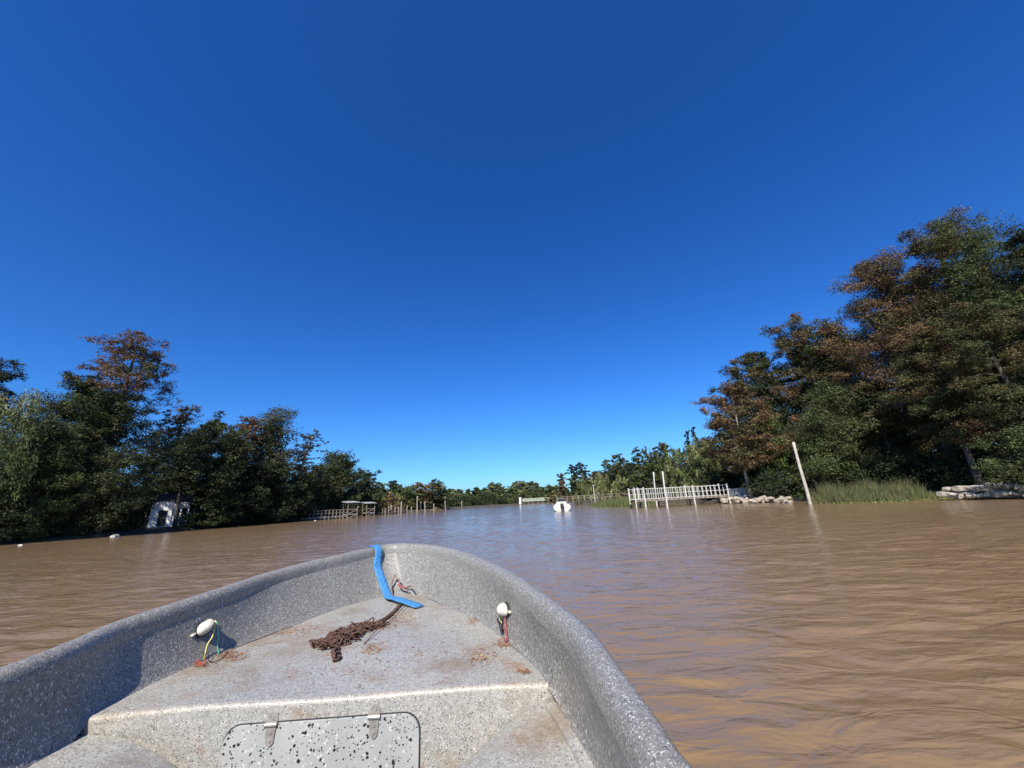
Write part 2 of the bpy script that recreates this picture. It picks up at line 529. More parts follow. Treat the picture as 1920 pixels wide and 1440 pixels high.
def plant(name, base, H, W, D, kind='cypress', cols=('cy_green',), low=.15, lean=(0, 0), label='', cat='tree', group=None,
          bark='bark', cover=6.5, nb=None, clump=1.0, seed=0, leaf=None, trunk_r=None, bent=0.0, top=None, gap=0.0):
    """H height, W crown width, D distance (for leaf size), low: crown base as a part of H"""
    g = np.random.default_rng(seed * 7919 + 13)
    root = tag(empty(name, base), label, cat, group)
    prof = PROFILE[{'willow': 'round', 'poplar': 'narrow', 'casuarina': 'round'}.get(kind, kind)]
    lean = np.array([lean[0], lean[1]])
    tr = trunk_r or max(.10, H * .017)
    def axis(t):
        wob = np.array([math.sin(t * 5 + seed), math.cos(t * 4 + seed * 2)]) * H * .012
        b = lean * (t + bent * t * (1 - t)) + wob * min(1, t * 3)
        return np.array([b[0], b[1], t * H * .97])
    wood = MB()
    ts = np.linspace(0, .96, 9)
    wood.tube([axis(t) for t in ts], [tr * (1.35 if t == 0 else 1) * (1 - .82 * t) for t in ts], 7)
    nb = nb or int(np.clip(H * 1.9 + W, 12, 46))
    cen, rad, cc = [], [], []
    keys = [p[0] for p in prof]; vals = [p[1] for p in prof]
    rc = {'cypress': (.105, .062), 'flat': (.105, .055), 'cone': (.10, .055), 'round': (.15, .12), 'willow': (.13, .22), 'poplar': (.16, .14),
          'casuarina': (.15, .11), 'shrub': (.22, .17), 'narrow': (.12, .07)}[kind]
    ref = (W + .45 * H) * (.62 if kind == 'round' else .70) * clump
    for k in range(nb):
        q = ((k + .5) / nb)
        t = low + (1 - low) * q ** .92
        p = np.interp(q, keys, vals)
        ln = W * .5 * p * g.uniform(.62, 1.12)
        if gap and g.random() < gap: continue
        az = k * 2.39996 + g.normal() * .5
        el = {'willow': .9, 'poplar': 1.1, 'round': .5, 'shrub': .6, 'casuarina': .35}.get(kind, .12 + .5 * q) + g.normal() * .14
        d = np.array([math.cos(az) * math.cos(el), math.sin(az) * math.cos(el), math.sin(el)])
        a = axis(max(0, t - ln * math.sin(max(el, 0)) / H))
        n = max(2, int(2 + ln / (rc[0] * ref * .9)))
        pts = []
        for j in range(n + 1):
            f = j / n
            pt = a + d * ln * f + np.array([0, 0, -.22 * ln * f * f * (1 if kind != 'poplar' else 0)])
            if kind == 'willow': pt[2] -= .35 * ln * f * f
            pts.append(pt + g.normal(size=3) * ln * .03 * (j > 0))
        br = max(.025, tr * .36 * (1 - .6 * t))
        wood.tube(pts, [br * (1 - .8 * j / n) for j in range(n + 1)], 4, False)
        hue = cols[g.integers(len(cols))]
        if top and t > top[0] and g.random() < .8: hue = top[1]
        c0, c1 = np.array(G[hue][0]), np.array(G[hue][1])
        for j in range(n + 1):
            f = j / n
            if f < .30 and kind not in ('shrub', 'round', 'casuarina', 'poplar'): continue
            side = g.normal(size=3) * np.array([1, 1, .35]) * ref * rc[0] * .75
            s = ref * g.uniform(.65, 1.25)
            rr = np.array([rc[0] * s, rc[0] * s, rc[1] * s])
            ct = pts[j] + side
            if kind == 'willow':
                rr = np.array([.075 * s, .075 * s, .20 * s]); ct = ct - np.array([0, 0, .11 * s])
            ct[2] = min(max(ct[2], rr[2] * .7), H - rr[2] * .5)
            cen.append(ct); rad.append(rr); cc.append(c0 + (c1 - c0) * g.random())
    size = leaf or float(np.clip(D * .0046, .12, 1.0))
    if kind == 'willow': size *= 1.7
    n_total = cover * W * H * (1 - low) * .72 / (size * size * .21)
    if kind == 'willow': n_total *= .9
    per = max(6, int(n_total / max(1, len(cen))))
    per = min(per, 900)
    cm = leaf_mesh("crown", np.array(cen), np.array(rad), per, size, np.array(cc), .9 if kind == 'willow' else (.25 if kind == 'casuarina' else .05), g)
    if kind == 'shrub':
        wood.build("stem", M[bark], root)
    else:
        wood.build("trunk", M[bark], root, True)
    link("crown", cm, root)
    return root

def tree(px, Rm, top_py, wpx, name, kind, cols, label, low=.15, z=.55, lean_px=0, **kw):
    """tree by bearing, distance, top and crown width as measured in the photograph, turned into metres"""
    hz = 940 - math.tan(ROLL) * (px - 1000)
    if lean_px:
        b, top_p = spot(px, Rm), at_R(px + lean_px, top_py, Rm)
    else:
        m_ = at_R(px, hz * .32 + top_py * .68, Rm)
        b = Vector((m_.x, m_.y, 0))
        lo, hi = 0, 60
        for _ in range(30):
            mid = (lo + hi) / 2
            if project((b.x, b.y, mid))[1] > top_py: lo = mid
            else: hi = mid
        top_p = Vector((b.x, b.y, lo))
    H = (top_p.z - z + .1) 
    sd = Vector((b.y, -b.x, 0)).normalized()
    zm = Vector((b.x, b.y, top_p.z * .6))
    W = wpx / abs(project(zm + sd * .5)[0] - project(zm - sd * .5)[0])
    l = top_p - b
    b.z = z - .1
    return plant(name, b, H, W, b.y, kind, cols, low, (l.x, l.y), label, seed=int(abs(px) * 3 + Rm), **kw)

GRP_L, GRP_R, GRP_F = "trees along the left bank", "trees along the right bank", "trees of the far wood across the river bend"
TREES = []
def T(*a, **k): TREES.append((a, k))
# left bank, near to far
T(28, 60, 722, 210, "willow_tree", "willow", ("willow", "green"), "pale green willow at the left edge, beside the tall brown topped cypress", low=.25, group=GRP_L)
T(-40, 66, 668, 110, "cypress_tree", "cypress", ("cy_brown", "dark"), "dark brown cypress behind the willow, mostly beyond the left edge", low=.3, group=GRP_L)
T(232, 66, 616, 205, "cypress_tree", "flat", ("cy_olive", "cy_green", "cy_green", "dark"), "tallest left bank cypress, flat layered crown turning brown at the top", low=.42, group=GRP_L, top=(.70, 'cy_brown'), gap=.2, cover=3.8, clump=.85, nb=56)
T(150, 67, 702, 190, "cypress_tree", "cypress", ("cy_green", "dark", "green"), "green spreading cypress between the willow and the tallest left bank cypress", low=.12, group=GRP_L)
T(100, 61, 790, 170, "bay_tree", "round", ("dark", "green"), "low dark leafy tree in front of the willow and green cypress", low=.06, group=GRP_L)
T(215, 61.5, 838, 150, "bay_tree", "round", ("dark", "cy_green"), "dark leafy tree at the foot of the tallest left bank cypress", low=.2, group=GRP_L)
T(15, 59.5, 872, 130, "bay_tree", "round", ("dark",), "dark low tree over the water at the left edge", low=.03, group=GRP_L)
T(338, 73, 752, 100, "cypress_tree", "cypress", ("grey", "cy_brown"), "thin grey brown cypress with a bare wispy top behind the white house", low=.35, group=GRP_L, gap=.25, cover=2.2)
T(352, 66.5, 805, 95, "bay_tree", "round", ("dark",), "dark tree leaning over the roof of the white house", low=.40, group=GRP_L)
T(392, 76, 776, 105, "cypress_tree", "cypress", ("cy_green", "green"), "bright green cypress just right of the white house", low=.2, group=GRP_L)
T(283, 65.8, 903, 46, "bay_tree", "round", ("dark", "cy_green"), "small leafy tree covering the near corner of the white house", low=.5, cover=3.0, group=GRP_L)
T(408, 68, 872, 95, "bay_tree", "round", ("dark", "cy_green"), "dark low tree beside the white house, below the bright green cypress", low=.05, group=GRP_L)
T(430, 74, 800, 100, "cypress_tree", "round", ("dark", "cy_green"), "dark green tree between the bright green cypress and the rusty brown one", low=.08, group=GRP_L)
T(462, 79, 774, 62, "cypress_tree", "cypress", ("cy_brown",), "rusty brown cypress among the dark green trees of the left bank", low=.35, group=GRP_L, clump=1.1)
T(470, 76, 868, 110, "bay_tree", "round", ("dark",), "dark rounded tree below the rusty brown cypress", low=.03, group=GRP_L)
T(505, 82, 764, 105, "pine_tree", "round", ("dark", "cy_green", "grey"), "broad dark tree with a pale bare limb reaching right", low=.22, group=GRP_L, bark='pale_bark', lean_px=12)
T(515, 79, 860, 95, "bay_tree", "round", ("dark", "cy_green"), "dark rounded tree in front of the broad tree with the pale limb", low=.03, group=GRP_L)
T(533, 84, 804, 62, "cypress_tree", "flat", ("cy_brown", "grey", "dark"), "thin leaning cypress with a visible pale trunk and sparse top", low=.42, group=GRP_L, bark='pale_bark', lean_px=60, gap=.2, cover=2.4, trunk_r=.42, bent=-.5)
T(560, 84, 890, 62, "bay_tree", "round", ("dark", "cy_green"), "dark low tree at the foot of the leaning thin cypress", low=.02, group=GRP_L)
T(634, 105, 846, 118, "oak_tree", "round", ("cy_green", "dark", "cy_green"), "big rounded dark green tree behind the two roofed jetty shelters", low=.04, group=GRP_L, cover=9, nb=44)
T(590, 95, 868, 80, "oak_tree", "round", ("dark", "cy_green"), "dark green tree filling the gap left of the big rounded one", low=.04, group=GRP_L)
T(690, 115, 880, 50, "oak_tree", "round", ("dark",), "small dark tree at the right shoulder of the big rounded one", low=.04, group=GRP_L)
T(712, 128, 904, 34, "bay_tree", "round", ("dark", "green"), "small dark green tree just past the second roofed shelter", low=.05, group=GRP_L)
T(737, 150, 899, 26, "pine_tree", "flat", ("dark",), "small flat topped pine standing above the wood past the shelters", low=.55, group=GRP_L)
T(729, 125, 926, 40, "bush", "shrub", ("tan",), "tan dry bush behind the row of mooring posts", low=.02, cat="bush", group="shrubs on the left bank")
T(765, 140, 910, 60, "oak_tree", "round", ("green", "cy_olive", "green"), "mid green tree with a brown tinge behind the mooring posts", low=.04, group=GRP_L)
T(790, 146, 903, 50, "oak_tree", "round", ("cy_brown", "green", "cy_olive"), "brown topped rounded tree left of the tallest mooring pole", low=.04, group=GRP_L)
T(817, 150, 899, 52, "oak_tree", "round", ("cy_green", "dark", "cy_brown"), "rounded dark tree directly behind the tallest mooring pole", low=.04, group=GRP_L)
T(748, 148, 912, 44, "oak_tree", "round", ("green",), "green tree below the flat topped pine", low=.04, group=GRP_L)
# right bank, far to near
T(1054, 178, 887, 26, "cypress_tree", "cone", ("cy_brown", "cy_olive"), "dark brown pointed cypress behind the white motorboat", low=.06, group=GRP_R)
T(1040, 190, 922, 30, "bush", "shrub", ("green", "tan"), "yellow green bush beside the pointed brown cypress", low=.02, cat="bush", group=GRP_R)
T(1076, 140, 872, 30, "cypress_tree", "cypress", ("cy_green", "dark"), "dark thin cypress rising behind the first pale willow past the motorboat", low=.1, group=GRP_R)
T(1090, 135, 865, 34, "cypress_tree", "cypress", ("cy_green", "dark"), "taller of the two thin dark cypresses behind the pale willows", low=.2, group=GRP_R)
T(1098, 105, 886, 70, "willow_tree", "willow", ("willow", "green"), "pale willow behind the dark old dock, nearest the motorboat", low=.1, group=GRP_R)
T(1130, 96, 880, 62, "willow_tree", "willow", ("willow",), "pale drooping willow behind the lamp post of the dark old dock", low=.1, group=GRP_R)
T(1160, 88, 884, 60, "willow_tree", "willow", ("green", "willow"), "greener willow at the right end of the dark old dock", low=.08, group=GRP_R)
T(1142, 112, 858, 34, "cypress_tree", "cypress", ("cy_green", "green"), "dark tree with an uneven top between the willows", low=.2, group=GRP_R)
T(1160, 108, 849, 36, "cypress_tree", "cypress", ("cy_olive", "cy_green"), "brownish dark cypress above the greener willow", low=.2, group=GRP_R)
T(1196, 78, 838, 60, "casuarina_tree", "cone", ("cy_green", "green"), "dark conical tree left of the pair of tall jetty poles", low=.05, group=GRP_R, cover=4)
T(1222, 80, 832, 60, "willow_tree", "willow", ("green", "cy_green"), "feathery green tree directly behind the pair of tall jetty poles", low=.08, group=GRP_R)
T(1246, 84, 826, 50, "cypress_tree", "cypress", ("cy_green", "grey"), "grey green cypress peeping over the feathery trees behind the jetty", low=.2, group=GRP_R)
T(1262, 66, 826, 80, "willow_tree", "willow", ("willow", "green"), "large pale willow behind the middle of the white jetty", low=.08, group=GRP_R)
T(1305, 64, 814, 90, "willow_tree", "willow", ("willow", "green"), "large drooping willow behind the shore end of the white jetty", low=.08, group=GRP_R)
T(1294, 78, 803, 22, "cypress_tree", "cone", ("dark", "cy_green"), "first of two pointed dark spires above the large willow", low=.1, clump=.42, nb=40, group=GRP_R)
T(1306, 76, 797, 22, "cypress_tree", "cone", ("dark",), "taller pointed dark spire above the large willow", low=.1, clump=.42, nb=40, group=GRP_R)
T(1335, 70, 820, 70, "bay_tree", "round", ("dark", "cy_green"), "dark rounded tree behind the leaning brown cypress", low=.05, group=GRP_R)
T(1405, 55, 712, 140, "cypress_tree", "cypress", ("cy_brown", "cy_brown", "cy_olive"), "brown cypress with a leaning pale trunk at the shore end of the jetty", low=.24, group=GRP_R, bark='pale_bark', lean_px=-42, trunk_r=.22, cover=5.5, gap=.05)
T(1440, 56, 775, 80, "plane_tree", "round", ("lime", "green", "green"), "bright yellow green leafy tree between the brown cypress and the big leaning pole", low=.12, group=GRP_R, cover=4.5)
T(1425, 64, 652, 125, "cypress_tree", "flat", ("cy_green", "dark", "cy_olive"), "dark green cypress rising behind the leaning brown one", low=.25, group=GRP_R, gap=.1)
T(1392, 66, 790, 100, "bay_tree", "round", ("dark",), "dark tree filling in behind the leaning brown cypress trunk", low=.05, group=GRP_R)
T(1508, 62, 592, 100, "cypress_tree", "cypress", ("cy_olive", "cy_green", "cy_brown"), "tall olive brown cypress behind the big leaning pole", low=.2, group=GRP_R)
T(1575, 58, 594, 130, "cypress_tree", "cypress", ("cy_brown", "cy_olive", "cy_green"), "tall rust brown cypress right of the big leaning pole", low=.2, group=GRP_R)
T(1545, 50, 722, 165, "casuarina_tree", "casuarina", ("cy_green", "green", "cy_green"), "feathery green tree hanging over the bank behind the big leaning pole", low=.03, group=GRP_R, cover=6)
T(1475, 58, 800, 110, "bay_tree", "round", ("dark", "cy_green"), "dark tree just left of the big leaning pole", low=.04, group=GRP_R)
T(1690, 50, 478, 200, "cypress_tree", "cypress", ("cy_brown", "cy_brown", "cy_olive"), "huge rust brown cypress, first of the tallest clump on the right", low=.22, group=GRP_R, nb=64)
T(1790, 49, 412, 180, "cypress_tree", "cypress", ("cy_brown", "cy_olive", "cy_olive"), "huge brown topped cypress, highest in the clump on the right", low=.22, group=GRP_R, clump=.9, nb=64)
T(1880, 47, 404, 150, "eucalyptus_tree", "round", ("cy_green", "green"), "tall feathery green tree at the right edge beside the highest brown cypress", low=.35, group=GRP_R, gap=.12, cover=5, clump=.85, nb=50)
T(1985, 46, 425, 190, "cypress_tree", "cypress", ("cy_olive", "dark"), "tall cypress mostly beyond the right edge", low=.2, group=GRP_R, nb=52, clump=.8)
T(1755, 44, 600, 190, "cypress_tree", "cypress", ("cy_olive", "cy_brown", "cy_green"), "olive brown cypress with drooping boughs in front of the tallest clump", low=.26, group=GRP_R, clump=.9, nb=54)
T(1865, 42, 560, 220, "cypress_tree", "cypress", ("cy_olive", "cy_green", "cy_olive"), "olive green cypress with long drooping boughs near the right edge", low=.22, group=GRP_R, clump=.9, nb=54)
T(1640, 50, 700, 120, "cypress_tree", "cypress", ("cy_olive", "dark"), "dark olive cypress between the feathery tree and the tallest clump", low=.2, group=GRP_R)
T(1908, 39.5, 800, 130, "laurel_bush", "shrub", ("green", "cy_green"), "green leafy bush behind the stone slabs at the right edge", low=.03, cat="bush", group="shrubs on the right bank")
for a, k in TREES: tree(*a, **k)

# shaded understory along both banks
def shrub(px, Rm, top_py, wpx, cols, label, group, name="shrub", **kw):
    tree(px, Rm, top_py, wpx, name, "shrub", cols, label, low=.02, cat="shrub", group=group, cover=5, **kw)
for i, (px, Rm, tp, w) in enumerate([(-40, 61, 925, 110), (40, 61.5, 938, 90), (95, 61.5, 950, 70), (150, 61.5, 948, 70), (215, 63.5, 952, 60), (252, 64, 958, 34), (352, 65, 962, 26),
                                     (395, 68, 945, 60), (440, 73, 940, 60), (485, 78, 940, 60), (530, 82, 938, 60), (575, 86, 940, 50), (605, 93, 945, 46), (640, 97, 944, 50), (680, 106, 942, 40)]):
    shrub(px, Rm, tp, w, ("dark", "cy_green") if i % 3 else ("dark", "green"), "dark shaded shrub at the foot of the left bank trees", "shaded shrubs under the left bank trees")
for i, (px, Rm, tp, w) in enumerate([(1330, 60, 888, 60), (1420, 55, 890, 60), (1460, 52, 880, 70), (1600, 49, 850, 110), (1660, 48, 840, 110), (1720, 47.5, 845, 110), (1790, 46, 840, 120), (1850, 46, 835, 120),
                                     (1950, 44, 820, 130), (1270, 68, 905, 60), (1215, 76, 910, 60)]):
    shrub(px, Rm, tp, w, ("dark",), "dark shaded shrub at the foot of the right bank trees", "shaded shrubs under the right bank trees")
# second rows that close the woods behind
for px, Rm, tp, w in [(-60, 82, 730, 200), (80, 84, 745, 160), (180, 84, 760, 160), (290, 86, 800, 120), (360, 90, 800, 110), (440, 94, 808, 110), (505, 98, 845, 80), (560, 104, 872, 70), (600, 112, 872, 70), (670, 122, 880, 70)]:
    tree(px, Rm, tp, w, "background_tree", "round", ("dark", "cy_green"), "dark tree of the second row, half hidden behind the left bank trees", low=.05, group="second row of trees behind the left bank", cover=5)
for px, Rm, tp, w in [(1120, 130, 882, 50), (1180, 105, 868, 60), (1250, 96, 850, 70), (1330, 84, 825, 90), (1395, 80, 760, 110), (1470, 78, 690, 110), (1545, 74, 640, 130), (1620, 68, 620, 150), (1700, 64, 560, 170), (1780, 62, 540, 170), (1870, 62, 520, 170), (1960, 62, 520, 170)]:
    tree(px, Rm, tp, w, "background_tree", "round", ("dark", "cy_olive"), "dark tree of the second row, half hidden behind the right bank trees", low=.05, group="second row of trees behind the right bank", cover=5)
def wood_mass(name, label, line, inland, i0, i1, d0, d1, n, h):
    g = np.random.default_rng(int(d0 * 10 + n))
    P = spline([(x, y, 0) for x, y in line], 260)[:, :2]
    cen, rad, col = [], [], []
    for k in range(n):
        i = int(i0 + (i1 - i0) * g.random())
        t = P[min(i + 1, 259)] - P[i - 1]
        nn = np.array([-t[1], t[0]]) / np.linalg.norm(t) * inland
        q = P[i] + nn * g.uniform(d0, d1)
        r = g.uniform(1.2, 2.4)
        cen.append((q[0], q[1], .6 + h * g.random() ** 1.2)); rad.append((r, r, r * .9))
        c0, c1 = [np.array(c) for c in G[('dark', 'dark', 'cy_green')[g.integers(3)]]]
        col.append(c0 + (c1 - c0) * g.random())
    tag(link(name, leaf_mesh(name, np.array(cen), np.array(rad), 130, .62, np.array(col), 0, g)), label, "wood", kind='stuff')
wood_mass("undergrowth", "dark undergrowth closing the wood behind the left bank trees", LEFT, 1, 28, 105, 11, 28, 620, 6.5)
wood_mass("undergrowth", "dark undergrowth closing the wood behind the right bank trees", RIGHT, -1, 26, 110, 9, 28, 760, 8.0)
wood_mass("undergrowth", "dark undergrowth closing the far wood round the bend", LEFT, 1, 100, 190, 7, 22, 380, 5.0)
# the far wood round the bend
FAR = [(850, 205, 918, 22, "round", ("green", "lime")), (862, 218, 917, 24, "round", ("dark", "green")), (880, 226, 917, 24, "round", ("dark",)), (895, 232, 914, 24, "round", ("dark", "cy_green")),
       (908, 236, 915, 22, "round", ("cy_green", "dark")), (922, 243, 904, 16, "poplar", ("pale", "green")), (934, 243, 906, 16, "poplar", ("pale", "dark")), (944, 240, 914, 22, "round", ("dark", "green")),
       (956, 246, 912, 20, "round", ("dark",)), (966, 252, 903, 15, "poplar", ("pale", "green")), (976, 252, 902, 15, "poplar", ("pale",)), (986, 252, 904, 15, "poplar", ("pale", "green")), (996, 252, 903, 15, "poplar", ("pale", "dark")),
       (1006, 252, 905, 15, "poplar", ("pale", "green")), (978, 246, 920, 24, "round", ("dark", "green")), (1000, 246, 920, 24, "round", ("dark",)), (1018, 250, 912, 22, "round", ("dark", "cy_brown")),
       (1030, 250, 910, 22, "round", ("cy_brown", "dark")), (1042, 252, 910, 22, "round", ("dark",)), (1058, 255, 912, 26, "round", ("dark",)), (838, 190, 914, 24, "round", ("dark", "green")),
       (870, 214, 928, 18, "round", ("green",)), (912, 232, 928, 18, "round", ("green", "dark")), (952, 236, 926, 18, "round", ("green",)), (1012, 244, 926, 20, "round", ("green", "dark")), (1080, 258, 905, 30, "round", ("dark",)), (1110, 262, 900, 36, "round", ("dark",)),
       (930, 236, 926, 20, "round", ("dark",)), (970, 238, 928, 18, "round", ("dark",)), (992, 240, 930, 16, "round", ("green",)), (890, 222, 930, 16, "round", ("dark",))]
for px, Rm, tp, w, kd, cl in FAR:
    cl = tuple({'dark': 'green', 'cy_green': 'green', 'green': 'willow', 'cy_brown': 'cy_olive'}.get(c, c) for c in cl)  # lighter leaf colours stand in for distance haze
    pop = kd == "poplar"
    tree(px, Rm, tp, w, "poplar_tree" if pop else "far_tree", kd, cl,
         "pale slender poplar in the far wood across the bend" if pop else "small rounded tree in the far wood across the bend",
         low=.2 if pop else .04, group="pale poplars in the far wood" if pop else GRP_F, cover=5)
for px, Rm, w, tone in ((947, 234, 12, "green"), (949, 233, 13, "lime")):
    shrub(px, Rm, 934, w, (tone,), "rounded bright bush at the far waterline left of the pale bridge", "bright bushes at the far waterline")

# ---------------------------------------------------------------- the boat we sit in
def sheer(y): return EYE - .28 - .12 * (3.4 - y) / 2.4
def gun(px, py):
    z = 1.0
    for _ in range(30):
        p = on_z(px, py, z)
        z = .5 * z + .5 * sheer(p.y)
    return on_z(px, py, sheer(p.y))
DZ = EYE - .60
gl = [gun(*p) for p in ((0, 1250), (113, 1207), (200, 1170), (300, 1137), (400, 1105), (500, 1073), (580, 1052), (633, 1040), (685, 1028), (720, 1021.5), (748, 1019))]
gr = [gun(*p) for p in ((1310, 1440), (1253, 1360), (1181, 1269), (1114, 1181), (1064, 1140), (980, 1082), (935, 1058), (895, 1041), (860, 1030), (825, 1023), (800, 1020.5), (772, 1019), (748, 1019))]
dl = [on_z(*p, DZ) for p in ((168, 1343), (275, 1289), (348, 1255), (450, 1210), (550, 1172), (625, 1146), (690, 1125), (716, 1118), (735, 1114), (755, 1112))]
dr = [on_z(*p, DZ) for p in ((1028, 1281), (1008, 1250), (970, 1216), (938, 1189), (914, 1175), (880, 1156), (850, 1142), (822, 1129), (800, 1119), (778, 1114), (755, 1112))]
def aft(y, half, z): # points on both sides abaft the bulkhead
    cx = -.665 - .1186 * (y - 1.5)
    return Vector((cx - half, y, z)), Vector((cx + half, y, z))
gl_aft = [aft(-2.7, .80, .90)[0], aft(-1.5, .88, .90)[0], aft(-.3, .935, .91)[0], Vector((-1.535, .6, .925))]
gr_aft = [aft(-2.7, .80, .90)[1], aft(-1.5, .86, .90)[1], aft(-.3, .87, .905)[1]]
LZ = EYE - .65
dl_aft = [aft(-2.7, .66, LZ)[0], aft(-1.5, .74, LZ)[0], aft(-.3, .80, LZ)[0], Vector((-1.36, .6, LZ)), Vector((-1.425, 1.382, LZ)), Vector((-1.443, 1.49, LZ + .02))]
dr_aft = [aft(-2.7, .66, LZ)[1], aft(-1.5, .74, LZ)[1], aft(-.3, .76, LZ)[1], Vector((.20, .75, LZ)), Vector((.156, 1.214, LZ)), Vector((.094, 1.54, LZ + .02))]
NA, NF = 46, 90
def side(ga, g, da, d):
    # split the gunwale where the bulkhead stands
    g_all = spline(ga + g, 400)
    yb = d[0].y
    k = int(np.argmin(np.abs(g_all[:, 1] - yb)))
    A, Fw = spline(g_all[:k + 1:6].tolist() + [g_all[k].tolist()] if k % 6 else g_all[:k + 1:6].tolist(), NA), spline(g_all[k::5].tolist() + ([g_all[-1].tolist()] if (399 - k) % 5 else []), NF)
    DA, DF = spline(da + [d[0]], NA), spline(d, NF)
    return np.vstack([A, Fw[1:]]), np.vstack([DA, DF[1:]])
GL, DL = side(gl_aft, gl, dl_aft, dl)
GR, DR = side(gr_aft, gr[::1], dr_aft, dr)
GG = np.vstack([GL, GR[::-1][1:]])
DD = np.vstack([DL, DR[::-1][1:]])
NS = len(GG)
tan = np.gradient(GG, axis=0)
for _ in range(3): tan[1:-1] = (tan[:-2] + tan[1:-1] + tan[2:]) / 3
nout = np.stack([-tan[:, 1], tan[:, 0]], 1)
nout /= np.linalg.norm(nout, axis=1, keepdims=True)   # outward, horizontal
def off(i, o, z): return np.array([GG[i, 0] + nout[i, 0] * o, GG[i, 1] + nout[i, 1] * o, GG[i, 2] + z])

boat = tag(empty("open_boat", (0, 0, 0)), "open grey speckled fibreglass boat we sit in, its pointed bow ahead", "boat")
rng_b = np.random.default_rng(3)
inner, rim, outer = [], [], []
RIM = [(-.024, -.085), (-.010, -.062), (-.003, -.040), (0, -.020), (-.004, -.006), (-.016, .002), (-.032, .004), (-.047, .001), (-.058, -.007), (-.066, -.019), (-.070, -.034), (-.0715, -.050), (-.072, -.066)]
for i in range(NS):
    rim.append([off(i, o, z) for o, z in RIM])
    w0 = off(i, -.072, -.066)
    d = DD[i]
    row = []
    for j in range(19):
        f = j / 18
        p = w0 + (d - w0) * f
        bow = -.010 * math.sin(math.pi * f)
        p = p - np.array([nout[i, 0], nout[i, 1], 0]) * (bow + .008 * (max(0, f - .9) / .1) ** 2)
        row.append(p)
    inner.append(row)
    cx, cy = -.665 - .1186 * (GG[i, 1] - 1.5), GG[i, 1]
    a = off(i, -.028, -.085)
    ch = np.array([GG[i, 0] * .82 + .18 * cx, GG[i, 1] - .10 * max(0, GG[i, 1] - 1), .12])
    ch = ch if GG[i, 1] < 3 else ch - np.array([0, .12 * (GG[i, 1] - 3), 0])
    kl = np.array([cx + .12 * (GG[i, 0] - cx), min(GG[i, 1], 2.6), -.30])
    outer.append([a + (ch - a) * f for f in np.linspace(0, 1, 8)] + [ch + (kl - ch) * f for f in (.5, 1)])
hull_o = MB().grid(outer).build("hull", M['hull'], boat, True)
rim_o = MB().grid(rim).build("gunwale", M['hull'], boat, True)
inn_mb = MB().grid(inner)
inn_o = inn_mb.build("inner_side", M['inner'], boat, True)
# foredeck
NL = len(GL)
iL = list(range(NA - 1, NL))
iR = [NS - 1 - (k) for k in range(NA - 1, len(GR))]
deck_rows = []
nz = np.random.default_rng(5)
for q, (a, b) in enumerate(zip(iL, iR)):
    A, B = DD[a], DD[b]
    deck_rows.append([A + (B - A) * t + np.array([0, 0, .010 * math.sin(math.pi * t) + .004 * math.sin(9 * t + q * .12)]) for t in np.linspace(0, 1, 41)])
front = []
A, B = DD[iL[0]], DD[iR[0]]
bdir = (B - A) / np.linalg.norm(B - A)
fwd = np.array([-bdir[1], bdir[0], 0])
top = [deck_rows[0][0] + (A - B) * .05] + deck_rows[0][1:-1] + [deck_rows[0][-1] + (B - A) * .05]
RE = .013
for dz in (-.56, -.3, -.12, -.05, -RE):
    front.append([p + fwd * -RE + np.array([0, 0, dz]) for p in top])
MB().grid(deck_rows).build("foredeck", M['deck'], boat, True)
bh = MB().grid(front).build("bulkhead", M['deck'], boat, True)
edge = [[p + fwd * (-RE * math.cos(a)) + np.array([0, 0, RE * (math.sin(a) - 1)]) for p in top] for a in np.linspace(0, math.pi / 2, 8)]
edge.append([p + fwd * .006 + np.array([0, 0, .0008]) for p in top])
MB().grid(edge).build("deck_edge", gelcoat("worn_highlit_edge", 1.4, (.36, .33, .27), (.38, .325, .25)), boat, True)  # paler than the deck: wear and the edge's highlight, both put into the colour
# floor, side benches and ledges
floor = MB()
fz = EYE - 1.13
floor.grid([[Vector((x0 + (x1 - x0) * t, y, fz)) for t in np.linspace(0, 1, 9)] for y, x0, x1 in ((-2.7, -.95, .6), (-1, -1.2, .42), (.4, -1.25, .25), (1.55, -1.35, .1))])
floor.build("floor", M['deck'], boat)
def bench(pts_out, pts_in, ztop):
    b = MB()
    po, pi = spline(pts_out, 24), spline(pts_in, 24)
    rows = []
    for a, c in zip(po, pi):
        c2 = c + (a - c) * .10
        e = a + (a - c) * .35
        rows.append([(e[0], e[1], ztop), (*(a + (c2 - a) * .5)[:2], ztop + .002), (c2[0], c2[1], ztop), (c[0], c[1], ztop - .008), (c[0] + (c - a)[0] * .35, c[1], ztop - .035), (c[0] + (c - a)[0] * .75, c[1], ztop - .085), (c[0] + (c - a)[0] * 1.1, c[1], ztop - .16), (c[0] + (c - a)[0] * 1.25, c[1], fz - .02)])
    b.grid(rows)
    return b
bl_o = [(-1.33, -2.6, 0), (-1.46, -.3, 0), (-1.42, .6, 0), (-1.48, 1.30, 0), (-1.46, 1.5, 0)]
bl_i = [(-.78, -2.6, 0), (-.92, -.3, 0), (-1.0, .6, 0), (-1.13, 1.28, 0), (-1.235, 1.45, 0)]
br_o = [(.48, -2.6, 0), (.36, -.3, 0), (.24, .6, 0), (.17, 1.214, 0), (.12, 1.545, 0)]
br_i = [(-.02, -2.6, 0), (-.12, -.3, 0), (-.15, .6, 0), (-.125, 1.24, 0), (-.03, 1.53, 0)]
bench(bl_o, bl_i, LZ + .004).build("side_bench", M['deck'], boat, True)
bench(br_o, br_i, LZ - .012).build("side_bench", M['deck'], boat, True)
